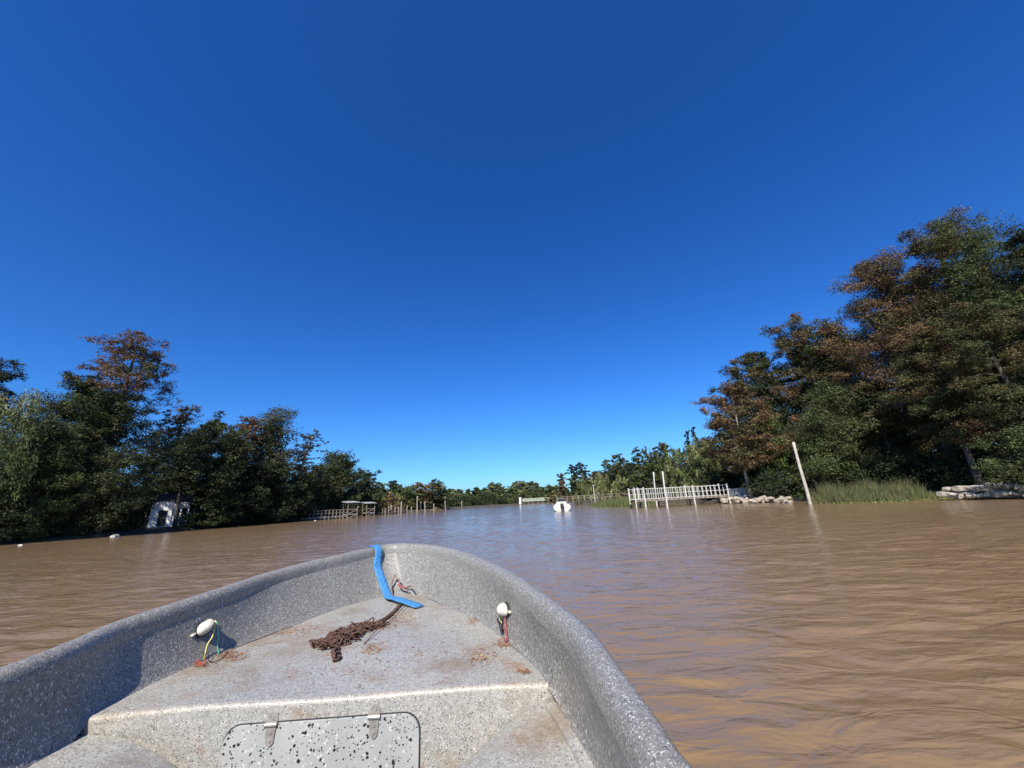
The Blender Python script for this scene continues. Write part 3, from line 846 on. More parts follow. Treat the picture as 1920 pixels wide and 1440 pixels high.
# raised ledge strip that follows the hull side
for o_, i_ in (([(.48, -2.6, 0), (.335, -.3, 0), (.21, .6, 0), (.158, 1.214, 0), (.094, 1.54, 0)], [(.44, -2.6, 0), (.295, -.3, 0), (.172, .6, 0), (.124, 1.217, 0), (.056, 1.535, 0)]),):
    b = MB()
    po, pi = spline(o_, 30), spline(i_, 30)
    b.grid([[(a[0] + .03, a[1], LZ + .012), (a[0], a[1], LZ + .008), (c[0] + .008, c[1], LZ + .006), (c[0], c[1], LZ), (c[0], c[1], LZ - .014)] for a, c in zip(po, pi)])
    b.build("ledge", M['deck'], boat, True)

# hatch in the bulkhead
def rrect(w, h, r, n=8):
    out = []
    for cx, cy, a0 in ((w / 2 - r, h / 2 - r, 0), (-w / 2 + r, h / 2 - r, 90), (-w / 2 + r, -h / 2 + r, 180), (w / 2 - r, -h / 2 + r, 270)):
        for k in range(n + 1):
            a = R(a0 + 90 * k / n)
            out.append((cx + r * math.cos(a), cy + r * math.sin(a)))
    return out
hx0, hx1, ht, hb = -.992, -.362, EYE - .648, EYE - 1.06
hc = Vector(((hx0 + hx1) / 2, 0, (ht + hb) / 2))
tt = (hc.x - A[0]) / bdir[0]
hc.y = A[1] + bdir[1] * tt
hw, hh = (hx1 - hx0), ht - hb
BD, FW, UP = Vector(bdir), Vector(fwd), Vector((0, 0, 1))
def hp(u, v, d): return hc + BD * u + UP * v - FW * (.012 + d)
def slab_prism(outl, d0, d1):
    b = MB()
    n = len(outl)
    vs = [hp(u, v, d0) for u, v in outl] + [hp(u * .994, v * .992, d1) for u, v in outl]
    b.add(vs, [tuple(range(n, 2 * n))] + [(i, (i + 1) % n, n + (i + 1) % n, n + i) for i in range(n)])
    return b
slab_prism(rrect(hw + .007, hh + .007, .0565), .0, .003).build("hatch_gap", M['black'], boat)  # black plate stands in for the shaded gap round the hatch
hatch = slab_prism(rrect(hw, hh, .055), .0, .009).build("hatch", M['panel'], boat)
for hpx, hpy in ((517, 1361), (704, 1352)):
    q = on_y(hpx, hpy, hc.y)
    u = (q - hc).dot(BD)
    h = MB()
    v0 = hh / 2
    for (vb, vt, w0, w1, d) in ((v0 - .003, v0 + .030, .034, .022, .004), (v0 - .060, v0 - .003, .020, .036, .013)):
        n = 7
        up = vt > v0 + .01
        prof = [(-w0 / 2, vb), (w0 / 2, vb), (w1 / 2, vt), (-w1 / 2, vt)]
        if up: prof = [(-.017, vb), (.017, vb), (.016, vt - .012), (.009, vt - .002), (0, vt), (-.009, vt - .002), (-.016, vt - .012)]
        else: prof = [(-.017, vt), (-.012, vb + .010), (-.006, vb + .002), (0, vb), (.006, vb + .002), (.012, vb + .010), (.017, vt)]
        k = len(prof)
        vs = [hp(u + a, b_, d - .004) for a, b_ in prof] + [hp(u + a, b_, d) for a, b_ in prof]
        h.add(vs, [tuple(range(k, 2 * k))] + [(i, (i + 1) % k, k + (i + 1) % k, k + i) for i in range(k)])
    h.tube([hp(u - .019, v0 - .001, .012), hp(u + .019, v0 - .001, .012)], .0075, 10)
    for vv, dd in ((v0 + .015, .004), (v0 - .024, .013), (v0 - .044, .013)):
        h.tube([hp(u, vv, dd - .001), hp(u, vv, dd + .0025)], [.006, .0045], 10)
    h.build("hinge", M['steel'], hatch)

# surface under a line of sight inside the boat
dg_v, dg_f = list(inn_mb.v), list(inn_mb.f)
tmp = MB().grid(deck_rows); tmp2 = MB().grid(rim)
def bvh(mb): return BVHTree.FromPolygons([Vector(p) for p in mb.v], mb.f)
allb = MB(); allb.add(inn_mb.v, inn_mb.f); allb.add(tmp.v, tmp.f); allb.add(tmp2.v, tmp2.f)
BV, BDK = bvh(allb), bvh(tmp)
EYEV = Vector((0, 0, EYE))
def hit(px, py, lift=0.0):
    r = ray(px, py).normalized()
    loc, nor, idx, dist = BV.ray_cast(EYEV, r)
    if loc is None:
        return on_z(px, py, DZ + lift), Vector((0, 0, 1))
    if nor.dot(r) > 0: nor = -nor
    return loc + nor * lift, nor
def down(p, lift=.0):
    loc, *_ = BDK.ray_cast(Vector((p[0], p[1], EYE)), Vector((0, 0, -1)))
    return Vector((p[0], p[1], (loc.z if loc else DZ) + lift))

# ---- navigation lamps: cream cowls on black bases, with their loose wires
def cowl(center, along, out, up, L, Hh, Dp, open_sign):
    """half teardrop shell; open at the end along*open_sign"""
    sh = MB()
    rows = []
    n, m = 14, 15
    for i in range(n):
        f = i / (n - 1)
        row = []
        for j in range(m):
            q = j / (m - 1)
            s = -1 + (1.85 - 1.5 * q) * f        # the mouth is cut on the slant
            k = max(.04, math.sqrt(max(0, 1 - (abs(s) ** 2.0 if s < 0 else (s * .5) ** 2))))
            a = math.pi * q
            row.append(center + along * (open_sign * (s * L / 2)) + up * (math.cos(a) * Hh / 2 * k) + out * (math.sin(a) * Dp * k))
        rows.append(row)
    sh.grid(rows)
    lin = MB()
    back = [[p + (center + out * .01 - p) * .12 for p in r] for r in rows]
    lin.grid(back)
    sh.grid([rows[-1], back[-1]])
    e = back[-2]
    mid_ = sum(e, Vector()) / len(e)
    lin.add(list(e) + [mid_], [(k, k + 1, len(e)) for k in range(len(e) - 1)])
    return sh, lin
def lamp(px, py, Lm, Hm, Dm, sign, tilt):
    p, n = hit(px, py)
    i = int(np.argmin(np.linalg.norm(GG - np.array(p), axis=1)))
    al = Vector(tan[i]).normalized()
    if i > NL: al = -al          # towards the bow
    al = (al - n * al.dot(n)).normalized()
    u = n.cross(al)
    if u.z < 0: u = -u
    al = (al * math.cos(tilt) + u * math.sin(tilt)).normalized()
    u = (u - al * u.dot(al)).normalized()
    base = MB()
    ol = [(math.cos(t) * Lm * .54, math.sin(t) * Hm * .56) for t in np.linspace(0, 2 * math.pi, 24, endpoint=False)]
    base.add([p + al * a + u * b for a, b in ol] + [p + al * a + u * b + n * .012 for a, b in ol], [tuple(range(24, 48))] + [(k, (k + 1) % 24, 24 + (k + 1) % 24, 24 + k) for k in range(24)])
    lo = base.build("navigation_lamp", M['black'], boat)
    for sg in (-1, 1):
        tb = MB()
        c = p + al * (sg * Lm * .60) + n * .006
        tb.tube([c - al * .014, c + al * .012], [.0065, .0055], 8)
        tb.build("mounting_tab", M['offwhite'], lo, True)
    sh_, li_ = cowl(p + n * .010, al, n, u, Lm, Hm, Dm, sign)
    sh_.build("cowl", M['offwhite'], lo, True)
    li_.build("cowl_lining", M['lining'], lo, True)
    sk = MB()
    c = p + n * (.010 + Dm * .35) + al * (sign * Lm * .16)
    sk.tube([c - al * sign * .012, c + al * sign * .014], [.013, .011], 10)
    sk.build("bulb_socket", M['bronze'], lo, True)
    return lo, p, n, al, u, c
def wire(parent, pts, mat, r=.0026, name="wire"):
    return MB().tube(spline(pts, 26).tolist(), r, 6).build(name, M[mat], parent, True)
lo, p, n, al, u, c = lamp(379, 1180, .080, .056, .046, 1, .16)
e = c + al * .02
wire(lo, [e, e + n * .015 + u * .004, hit(386, 1200, .035)[0], hit(381, 1215, .02)[0], down(hit(380, 1231, .012)[0], .006)], 'yellow_wire')
wire(lo, [e, e + n * .018 - u * .003, hit(399, 1200, .03)[0], hit(401, 1213, .018)[0], down(hit(408, 1227, .01)[0], .005)], 'green_wire')
for k in range(3):
    q = [down(hit(372 + 9 * math.cos(t + k) + k * 2, 1246 + 5 * math.sin(t * 1.3 + k * 1.7))[0], .005 + .004 * k) for t in np.linspace(0, 5.2, 9)]
    wire(lo, q, 'red_wire', .0017)
wire(lo, [down(hit(374, 1240)[0], .01), hit(382, 1228, .02)[0], down(hit(392, 1243)[0], .006), down(hit(410, 1240)[0], .005), down(hit(428, 1224)[0], .005)], 'black', .002)
lo, p, n, al, u, c = lamp(951, 1143, .074, .056, .042, 1, -.05)
e = c + al * .015
for k, (mt, xs_) in enumerate((('red_wire', ((953, 1160), (955, 1180), (957, 1198), (950, 1206), (941, 1202))), ('red_wire', ((951, 1160), (952, 1178), (956, 1196), (952, 1207), (944, 1208))),
                               ('black', ((945, 1160), (944, 1174), (945, 1188), (948, 1180), (950, 1168))), ('black', ((942, 1158), (942, 1170), (946, 1184), (944, 1190), (949, 1186))), ('yellow_wire', ((944, 1156), (942, 1163), (946, 1167), (945, 1172))))):
    wire(lo, [e] + [hit(*q, .016)[0] for q in xs_], mt, .0021)
for q in ((941, 1165), (945, 1175), (946, 1181)):
    pp = hit(*q, .014)[0]
    MB().tube([pp + Vector((-.006, 0, .012)), pp, pp + Vector((.004, 0, -.014))], [.007, .009, .006], 7).build("connector", M['black'], lo, True)
# wire loop coming out of the stem
st = hit(733, 1118, .01)[0]
wl = wire(boat, [hit(737, 1124, .006)[0], hit(733, 1108, .03)[0], hit(735, 1094, .05)[0], hit(740, 1086, .055)[0]], 'brown_wire', .006, "cable")
for k in range(2):
    pts = [hit(740 + a, b_ + k * 1.5, .05 + .006 * math.sin(a + k * 3))[0] for a, b_ in ((0, 1086), (5, 1090), (10, 1096), (15, 1102), (20, 1109), (25, 1112), (30, 1112 + k * 4))]
    wire(wl, pts, 'red_wire' if k == 0 else 'brown_wire', .005, "wire")
wire(wl, [hit(762, 1106, .05)[0], hit(768, 1113, .05)[0], hit(773, 1111, .05)[0]], 'black', .004, "wire")

# ---- blue strap over the bow
def ribbon(pts, wid, w, th):
    P, Wd = spline(pts, 60), spline(wid, 60)
    Wd /= np.linalg.norm(Wd, axis=1, keepdims=True)
    T_ = np.gradient(P, axis=0); T_ /= np.linalg.norm(T_, axis=1, keepdims=True)
    Nn = np.cross(T_, Wd); Nn /= np.linalg.norm(Nn, axis=1, keepdims=True)
    rows = []
    for k in range(60):
        ww = w * (1 + .05 * math.sin(k * .8)) 
        r = []
        for s, h in ((-.5, 0), (-.48, .5), (-.2, .62 + .3 * math.sin(k * .5)), (.2, .5), (.48, .5), (.5, 0), (.48, -.5), (0, -.5), (-.48, -.5)):
            r.append(P[k] + Wd[k] * s * ww + Nn[k] * h * th)
        rows.append(r)
    b = MB().grid(rows, True)
    for r0, flip in ((0, 1), (59, 0)):
        f = tuple(r0 * 9 + j for j in range(9))
        b.f.append(f[::-1] if flip else f)
    return b
ig = int(np.argmin(np.linalg.norm(GG - np.array(gun(693, 1026)), axis=1)))
tg = Vector(tan[ig]).normalized()
def rimp(o, z): return Vector(off(ig, o, z))
sp = [rimp(.012, -.14), rimp(.010, -.06), rimp(.004, .0), rimp(-.03, .012), rimp(-.075, .004), rimp(-.100, -.035), hit(706, 1062, .012)[0], hit(714, 1086, .012)[0], hit(721, 1108, .016)[0],
      down(hit(729, 1124)[0], .018), down(hit(745, 1131)[0], .026), down(hit(766, 1137)[0], .022), down(hit(787, 1141)[0], .012)]
tl = (sp[-1] - sp[-3]).normalized()
wt = Vector((-tl.y, tl.x, 0)).normalized()
sw = [tg] * 8 + [(tg * .7 + wt * .3).normalized(), (tg * .35 + wt * .65).normalized(), wt, wt, wt]
tag(ribbon(sp, sw, .066, .004).build("tie_strap", M['blue'], None, True), "blue webbing strap hung over the bow gunwale, its end lying on the foredeck", "strap")

# ---- rusty chain heaped on the foredeck
def chain():
    g = random.Random(4)
    b = MB()
    def lnk(c, d, up, L=.033, Wd=.020, r=.0036):
        d = d.normalized(); s = d.cross(up)
        s = s.normalized() if s.length > 1e-4 else d.orthogonal().normalized()
        pts = []
        for k in range(13):
            a = 2 * math.pi * k / 12
            pts.append(c + d * (math.cos(a) * L / 2 + (.006 if math.cos(a) > 0 else -.006)) + s * (math.sin(a) * Wd / 2))
        b.tube(pts, r, 5, False)
    def lay(a, c, n, spread, hgt):
        for k in range(n):
            f = g.random()
            p = a + (c - a) * f
            q = down(p + Vector((g.gauss(0, spread * .8), g.gauss(0, spread * .8), 0)))
            q.z += .005 + abs(g.gauss(0, hgt)) * .38
            lnk(q, Vector((g.gauss(0, 1), g.gauss(0, 1), g.gauss(0, .35))), Vector((g.gauss(0, .6), g.gauss(0, .6), 1)))
    P = lambda x, y: on_z(x, y, DZ)
    lay(P(612, 1212), P(638, 1212), 105, .040, .030)
    lay(P(630, 1208), P(672, 1190), 120, .042, .030)
    lay(P(668, 1190), P(706, 1180), 75, .030, .022)
    run = spline([P(700, 1178), P(722, 1166), P(738, 1153), P(752, 1138)], 22)
    for k, p in enumerate(run):
        q = down(p, .006)
        t = Vector(run[min(k + 1, 21)] - run[max(k - 1, 0)])
        lnk(q, t, Vector((.7, 0, .7)) if k % 2 else Vector((-.7, .2, .7)))
    for k, p in enumerate(spline([P(628, 1228), P(631, 1243)], 5)):
        lnk(down(p, .008), Vector((.1, -1, 0)), Vector((1, 0, .4)) if k % 2 else Vector((0, 0, 1)), .034, .024, .006)
    return b
tag(chain().build("anchor_chain", M['rust'], None, True), "heap of rusty brown chain lying on the grey foredeck", "chain")
tw = spline([down(on_z(765, 1140, DZ), .02), down(on_z(735, 1168, DZ), .012), down(on_z(712, 1187, DZ), .016), down(on_z(682, 1216, DZ), .004)], 14)
tag(MB().tube(tw.tolist(), .0022, 5).build("twig", M['rust']), "thin dark twig lying beside the rusty chain", "twig")

# ---- dry needles blown into the corners of the foredeck
def litter(name, mat, spots, ln):
    g = np.random.default_rng(21)
    b = MB()
    for px, py, sx, sy, n in spots:
        for _ in range(n):
            q = down(on_z(px + g.normal() * sx, py + g.normal() * sy - (g.normal() * 0), DZ), .0)
            loc, *_r = BDK.ray_cast(Vector((q.x, q.y, EYE)), Vector((0, 0, -1)))
            if loc is None: continue
            a = g.random() * 6.28
            d = Vector((math.cos(a), math.sin(a), g.normal() * .15)) * ln * g.uniform(.4, 1.3)
            s = Vector((-d.y, d.x, 0)).normalized() * g.uniform(.0010, .0022)
            z = Vector((0, 0, g.uniform(.001, .006)))
            m_ = Vector((s.y, -s.x, 0)) * g.normal() * 4
            b.add([q - d / 2 + z, q + s + z + m_ + Vector((0, 0, .002)), q + d / 2 + z, q - s + z + m_ + Vector((0, 0, .003))], [(0, 1, 2, 3)])
    tag(b.build(name, mat), "dry brown cypress needles scattered in the corners of the foredeck", "leaf litter", kind='stuff')
litter("leaf_litter", M['litter'], [(425, 1233, 16, 5, 130), (440, 1226, 14, 4, 70), (372, 1248, 14, 4, 60), (560, 1182, 26, 4, 90), (520, 1190, 20, 4, 40), (700, 1222, 14, 6, 70), (742, 1165, 16, 7, 90), (790, 1123, 16, 5, 60), (724, 1178, 10, 5, 50),
                                    (944, 1207, 8, 4, 80), (905, 1222, 14, 5, 45), (984, 1262, 8, 2, 40), (885, 1166, 8, 3, 40), (900, 1240, 18, 6, 50), (650, 1250, 60, 25, 50), (820, 1230, 60, 30, 50)], .026)
litter("dry_grass_litter", M['litter_pale'], [(755, 1158, 14, 6, 110), (772, 1150, 10, 4, 50), (700, 1226, 12, 5, 50), (905, 1237, 12, 5, 40), (540, 1187, 14, 3, 30)], .022)

# ---------------------------------------------------------------- white motorboat ahead
def motorboat():
    bp = on_z(1054.5, 958.5, 0)
    root = tag(empty("motorboat", bp, R(-5)), "small white motorboat seen from astern in mid river", "boat")
    L, Bm = 5.2, 2.35
    rows = []
    for k in range(15):
        f = k / 14
        hb_ = Bm / 2 * (1 if f < .45 else math.sqrt(max(0, 1 - ((f - .45) / .55) ** 2.2)))
        hb_ *= .93 + .07 * min(1, f * 5)
        y = f * L
        sh = .66 + .28 * f * f
        rows.append([(-hb_ * .98, y, sh), (-hb_, y, sh - .14), (-hb_ * .86, y, .18), (-hb_ * .55, y, -.05), (0, y, -.22 + .1 * f), (hb_ * .55, y, -.05), (hb_ * .86, y, .18), (hb_, y, sh - .14), (hb_ * .98, y, sh)])
    h = MB().grid(rows)
    h.add(rows[0], [tuple(range(8, -1, -1))])
    h.build("hull", M['white'], root)
    rail = MB()
    for s in (0, 8): rail.tube([r[s] for r in rows], .045, 6)
    rail.build("rubbing_strake", M['timber'], root)
    dk = MB().grid([[(r[0][0] * .97, r[0][1], r[0][2] - .05), (0, r[0][1], r[0][2] - .02), (r[8][0] * .97, r[8][1], r[8][2] - .05)] for r in rows[7:]])
    dk.build("foredeck", M['white'], root)
    MB().grid([[(r[0][0] * .9, r[0][1], .28), (r[8][0] * .9, r[0][1], .28)] for r in rows[:8]]).build("cockpit_floor", M['roof'], root)
    ca = MB(); ca.grid([[(-.72, 2.2, .62), (-.60, 2.3, 1.12), (.60, 2.3, 1.12), (.72, 2.2, .62)], [(-.66, 3.5, .80), (-.5, 3.1, 1.14), (.5, 3.1, 1.14), (.66, 3.5, .80)]])
    ca.add([(-.72, 2.2, .62), (-.60, 2.3, 1.12), (.60, 2.3, 1.12), (.72, 2.2, .62)], [(0, 3, 2, 1)])
    ca.build("cabin", M['white'], root)
    ws = MB()
    ws.bar((-.66, 2.55, 1.12), (-.55, 2.35, 1.52), .05); ws.bar((.66, 2.55, 1.12), (.55, 2.35, 1.52), .05); ws.bar((-.55, 2.35, 1.52), (.55, 2.35, 1.52), .05)
    wso = ws.build("windscreen_frame", M['steel'], root)
    MB().add([(-.63, 2.53, 1.13), (.63, 2.53, 1.13), (.53, 2.36, 1.50), (-.53, 2.36, 1.50)], [(0, 1, 2, 3)]).build("windscreen", M['glass'], wso)
    for s in (-1, 1):
        st_ = MB().box((s * .62 - .3, .25, .28), (s * .62 + .3, .95, .82))
        bevel(st_.build("seat", M['white'], root), .06)
    mo = MB().box((-.20, -.52, .42), (.20, -.06, .95)); mob = bevel(mo.build("outboard_motor", M['black'], root), .07)
    MB().box((-.07, -.40, -.5), (.07, -.20, .42)).build("motor_leg", M['black'], mob)
    bow_r = MB()
    bow_r.tube([(-.75, 3.2, 1.0), (-.55, 4.2, 1.25), (0, 5.0, 1.32), (.55, 4.2, 1.25), (.75, 3.2, 1.0)], .02, 5)
    bow_r.build("bow_rail", M['steel'], root)
    mst = MB().tube([(-.52, 2.4, 1.1), (-.52, 2.35, 1.9)], .025, 6); mst.build("mast", M['white'], root)
motorboat()

# ---------------------------------------------------------------- right bank furniture
def pole(p, q, r0, r1, mat, name, label, cat, group=None, n=10):
    b = MB()
    pts = [Vector(p) + (Vector(q) - Vector(p)) * t + Vector((math.sin(t * 7) * r0 * .25, math.cos(t * 5) * r0 * .2, 0)) for t in np.linspace(0, 1, 9)]
    b.tube(pts, [r0 + (r1 - r0) * t for t in np.linspace(0, 1, 9)], n)
    return tag(b.build(name, mat, None, True), label, cat, group)
pb = on_z(1519, 945, 0)
pt = on_y(1487, 829, pb.y)
pole(pb + (pb - pt) * .12, pt, .135, .105, M['polewood'], "mooring_pole", "big pale wooden mooring pole leaning left out of the water", "pole")

def jetty():
    a = on_z(1194, 953, 0)                         # outer end in the river
    b = Vector((25.4, 48.6, 0))
    d = (b - a); Lj = d.length; d.normalize()
    rz = math.atan2(d.y, d.x)
    root = tag(empty("white_jetty", a, rz), "white railed timber jetty running from the rocky bank out over the water", "jetty")
    Wj, z0 = 1.5, .92
    dkm = MB()
    nb = int(Lj / .16)
    for k in range(nb):
        x = k * Lj / nb
        dkm.box((x, 0, z0 - .05), (x + Lj / nb - .012, Wj, z0))
    for yy in (.1, Wj - .1): dkm.box((0, yy - .05, z0 - .22), (Lj, yy + .05, z0 - .054))
    dkm.build("deck", M['timber'], root)
    np_ = 21
    for yy in (0.02, Wj - .02):
        rl = MB()
        for zz in (z0 + .04, z0 + .60, z0 + 1.18):
            rl.box((0, yy - .018, zz - .024), (Lj, yy + .018, zz + .024))
        rl.build("rail", M['white'], root)
        for k in range(np_ + 1):
            x = Lj * k / np_ + (rnd.uniform(-.05, .05) if 0 < k < np_ else 0)
            wd = .022 if k not in (0, 2, 13, np_) else .07
            pm = MB().box((x - wd, yy - .05, z0 - (.20 if wd < .05 else .95)), (x + wd, yy + .05, z0 + 1.215 + rnd.uniform(-.02, .06) + (.12 if wd > .05 else 0)))
            pm.build("post", M['white'], root)
        for x in (.1, Lj * .105, Lj * .3, Lj * .645):
            MB().tube([(x, yy, -1.2), (x, yy, z0 - .2)], .085, 8).build("pile", M['darktimber'], root)
    for x in (.05, .7):
        MB().bar((x, .05, .2), (x + .5, .05, z0 - .1), .08).build("brace", M['darktimber'], root)
    for k in range(3):   # ladder down to the water at the outer end
        MB().box((-.34, .3, .15 + k * .24), (-.04, Wj - .3, .20 + k * .24)).build("step", M['darktimber'], root)
    return root, d
jt, jd = jetty()
for (x0, y0, x1, y1, lb) in ((1231, 940, 1225, 885, "shorter white pole standing beside the white jetty"), (1251, 943, 1242, 884, "taller white pole crossing the front rail of the white jetty")):
    q = on_z(x0, y0 + 9, 0)
    t = on_y(x1, y1, q.y)
    pole(q - Vector((0, 0, .8)), t, .095, .08, M['white'], "jetty_pole", lb, "pole", "tall white poles at the jetty")
# grey fence behind the leaning cypress
f0, f1 = spot(1366, 57, .5), spot(1402, 55.5, .5)
fn = empty("sheet_fence", f0); tag(fn, "low grey corrugated fence between the jetty and the leaning brown cypress", "fence")
fb = MB()
dv = f1 - f0
row0, row1 = [], []
for k in range(81):
    q = dv * (k / 80) + Vector((dv.y, -dv.x, 0)).normalized() * (.03 * math.sin(k * 1.6))
    row0.append(q); row1.append(q + Vector((0, 0, 1.15)))
fb.grid([row0, row1]); 
row2 = [p + Vector((0, .02, 0)) for p in row0]; row3 = [p + Vector((0, .02, 0)) for p in row1]
fb.grid([row3, row2]); fb.grid([row1, row3])
fb.build("sheet_panel", M['grey'], fn)
for k in range(4):
    q = dv * (k / 3)
    MB().box((q.x - .05, q.y + .05, -.2), (q.x + .05, q.y + .15, 1.2)).build("fence_post", M['timber'], fn)

# rocks
def rock_mesh(g, sx, sy, sz):
    import bmesh
    bm = bmesh.new()
    for _ in range(18):
        v = Vector((g.gauss(0, 1), g.gauss(0, 1), g.gauss(0, 1))).normalized()
        v = Vector([math.copysign(abs(c) ** .55, c) for c in v])
        bm.verts.new((v.x * sx, v.y * sy, v.z * sz))
    bmesh.ops.convex_hull(bm, input=bm.verts)
    bmesh.ops.delete(bm, geom=[v for v in bm.verts if not v.link_faces], context='VERTS')
    me = bpy.data.meshes.new("boulder"); bm.to_mesh(me); bm.free()
    me.materials.append(M['rock'])
    return me
g = random.Random(9)
RM = [rock_mesh(g, .42, .32, .22) for _ in range(7)]
for k in range(46):
    px = g.uniform(1352, 1478)
    Rm = 51.8 + (px - 1365) * -.042 + g.uniform(-1.5, 1.3)
    p = spot(px, Rm, .18 + g.uniform(-.05, .38) - .12 * (Rm < 50))
    o = link("boulder", RM[k % 7])
    s = g.uniform(.6, 1.35)
    o.location, o.scale, o.rotation_euler = p, (s, s, s * g.uniform(.7, 1.1)), (g.uniform(-.3, .3), g.uniform(-.3, .3), g.uniform(0, 6.3))
    tag(o, "pale broken boulder in the stone pile between the jetty and the big leaning pole", "rock", "boulders piled by the jetty")
g = random.Random(31)
SM = []
for _ in range(5):
    b = MB()
    nx, rows_ = 6, []
    for e in range(nx + 1):
        x = -.85 + 1.7 * e / nx
        w, h = .48 * g.uniform(.85, 1.1), .26 * g.uniform(.75, 1.15)
        ring = []
        for a in range(10):
            t = 2 * math.pi * a / 10
            ring.append((x + g.uniform(-.05, .05), math.copysign(abs(math.cos(t)) ** .5, math.cos(t)) * w + g.uniform(-.04, .04), math.copysign(abs(math.sin(t)) ** .5, math.sin(t)) * h + g.uniform(-.03, .03)))
        rows_.append(ring)
    b.grid(rows_, True)
    b.f += [tuple(range(10))[::-1], tuple(range(nx * 10, nx * 10 + 10))]
    SM.append(b.mesh("stone_slab", M['slab']))
k = 0
for lvl, (z, ps) in enumerate(((.30, np.arange(1776, 2010, 17)), (.72, np.arange(1786, 2010, 22)))):
    for px in ps:
        p = spot(px + g.uniform(-5, 5), 41.2 - (px - 1766) * .012 + g.uniform(-.3, .3) + lvl * .25, z + g.uniform(-.08, .08))
        o = link("stone_slab", SM[k % 5]); k += 1
        o.location, o.rotation_euler = p, (g.uniform(-.12, .12), g.uniform(-.12, .12), -.78 + g.uniform(-.35, .35))
        s = g.uniform(.6, .9); o.scale = (s, s, s * .8)
        tag(o, "big weathered stone slab in the stacked wall behind the reeds at the right edge", "stone", "stone slabs of the right bank wall")

# reeds and floating weed
def reeds(name, label, area, n, h0, h1, cols, width=.03):
    g = np.random.default_rng(len(name) + n)
    V, cc = np.empty((n * 2, 4, 3)), np.empty((n * 2, 3))
    for k in range(n):
        p, hs = area(g)
        H = g.uniform(h0, h1) * hs
        a = g.random() * 6.28
        w = np.array([math.cos(a), math.sin(a), 0]) * width * .5
        ln = np.array([g.normal() * .2, g.normal() * .2, 0]) * H
        b0 = np.array([p[0], p[1], -.05]); b1 = b0 + np.array([0, 0, H * .55]) + ln * .35; b2 = b0 + np.array([0, 0, H]) + ln
        V[2 * k] = [b0 - w, b0 + w, b1 + w * .8, b1 - w * .8]
        V[2 * k + 1] = [b1 - w * .8, b1 + w * .8, b2 + w * .15, b2 - w * .15]
        c = np.array(cols[g.integers(len(cols))]) * g.uniform(.7, 1.3)
        cc[2 * k] = cc[2 * k + 1] = c
    tag(link(name, quads(name, V, cc, M['reed'])), label, "reeds", kind='stuff')
W0 = [on_z(1532, 944, 0), on_z(1600, 944, 0), on_z(1680, 941, 0), on_z(1770, 936, 0), on_z(1850, 932, 0), on_z(1935, 929, 0)]
WL = spline(W0, 60)
def a1(g):
    f = g.random() ** .9
    p = WL[int(f * 38)]
    d = np.array([.62, .78]) * g.uniform(.2, 6.5 if f > .1 else 3)
    q = p[:2] + d + g.normal(size=2) * .3
    return q, (.70 + .22 * math.sin(q[0] * 1.9 + 1) * math.sin(q[1] * 1.3) + g.normal() * .14) * (.35 + .65 * min(1, np.linalg.norm(d) / 3.5)) * (1 if f < .85 else 1 - (f - .85) * 4)
reeds("reed_bed", "tall green reeds in the shallows between the big leaning pole and the stone slabs", a1, 9000, 1.1, 2.1, ((.105, .125, .042), (.145, .15, .058), (.07, .09, .034), (.16, .13, .065)), .03)
def a1b(g):
    f = .55 + .45 * g.random()
    p = WL[int(f * 59)]
    return p[:2] + np.array([.62, .78]) * g.uniform(1.2, 7) + g.normal(size=2) * .3, 1
reeds("marsh_grass", "low marsh grass below the stone slabs at the right edge", a1b, 5000, .2, .6, ((.13, .16, .05), (.17, .18, .06)), .03)
def a2(g):
    p, q = on_z(1120, 952.5, 0), on_z(1192, 950.5, 0)
    f = g.random()
    r = p + (q - p) * f
    return (r.x + g.uniform(.5, 5) * .6 + g.normal() * .3, r.y + g.uniform(.5, 9)), .55 + .5 * f
reeds("reed_bed", "green reeds in the shallows left of the white jetty", a2, 5000, .9, 1.6, ((.12, .15, .05), (.16, .17, .07), (.09, .11, .04)), .05)
wd = MB()
gw = np.random.default_rng(77)
for k in range(420):
    f = gw.random()
    p = WL[int(f * 59)][:2] + np.array([.62, .78]) * gw.uniform(.0, 2.2 + 2 * f) + gw.normal(size=2) * .15
    s = gw.uniform(.05, .16)
    a0 = gw.random() * 6
    wd.add([(p[0] + math.cos(a0 + t) * s, p[1] + math.sin(a0 + t) * s, .012 + .03 * (t % 2) + .02 * gw.random()) for t in np.linspace(0, 6.28, 7)[:-1]], [tuple(range(6))])
tag(wd.build("water_weed", M['lily']), "yellow green floating weed along the edge of the reeds and slabs", "water plants", kind='stuff')

# old dark dock and its lamp post
def dock_run(name, a, b, wid, zd, rail_h, nposts, mats, label, piles=True, lower=.25, cat="dock"):
    d = b - a; L = d.length
    root = tag(empty(name, (a.x, a.y, 0), math.atan2(d.y, d.x)), label, cat)
    dk = MB()
    nb = max(6, int(L / .3))
    for k in range(nb): dk.box((k * L / nb, 0, zd - .07), ((k + 1) * L / nb - .02, wid, zd))
    for yy in (.08, wid - .08): dk.box((0, yy - .06, zd - .26), (L, yy + .06, zd - .073))
    dk.build("deck", mats[0], root)
    for yy in (0, wid):
        if rail_h:
            rl = MB()
            for zz in (zd + rail_h * .5, zd + rail_h): rl.box((0, yy - .03, zz - .05), (L, yy + .03, zz + .05))
            rl.build("rail", mats[1], root)
        for k in range(nposts + 1):
            x = L * k / nposts
            MB().box((x - .06, yy - .06, -1), (x + .06, yy + .06, zd + rail_h + .05)).build("post", mats[1], root)
    return root
da, db = on_z(1066, 947, 0), spot(1146, 84, 0)
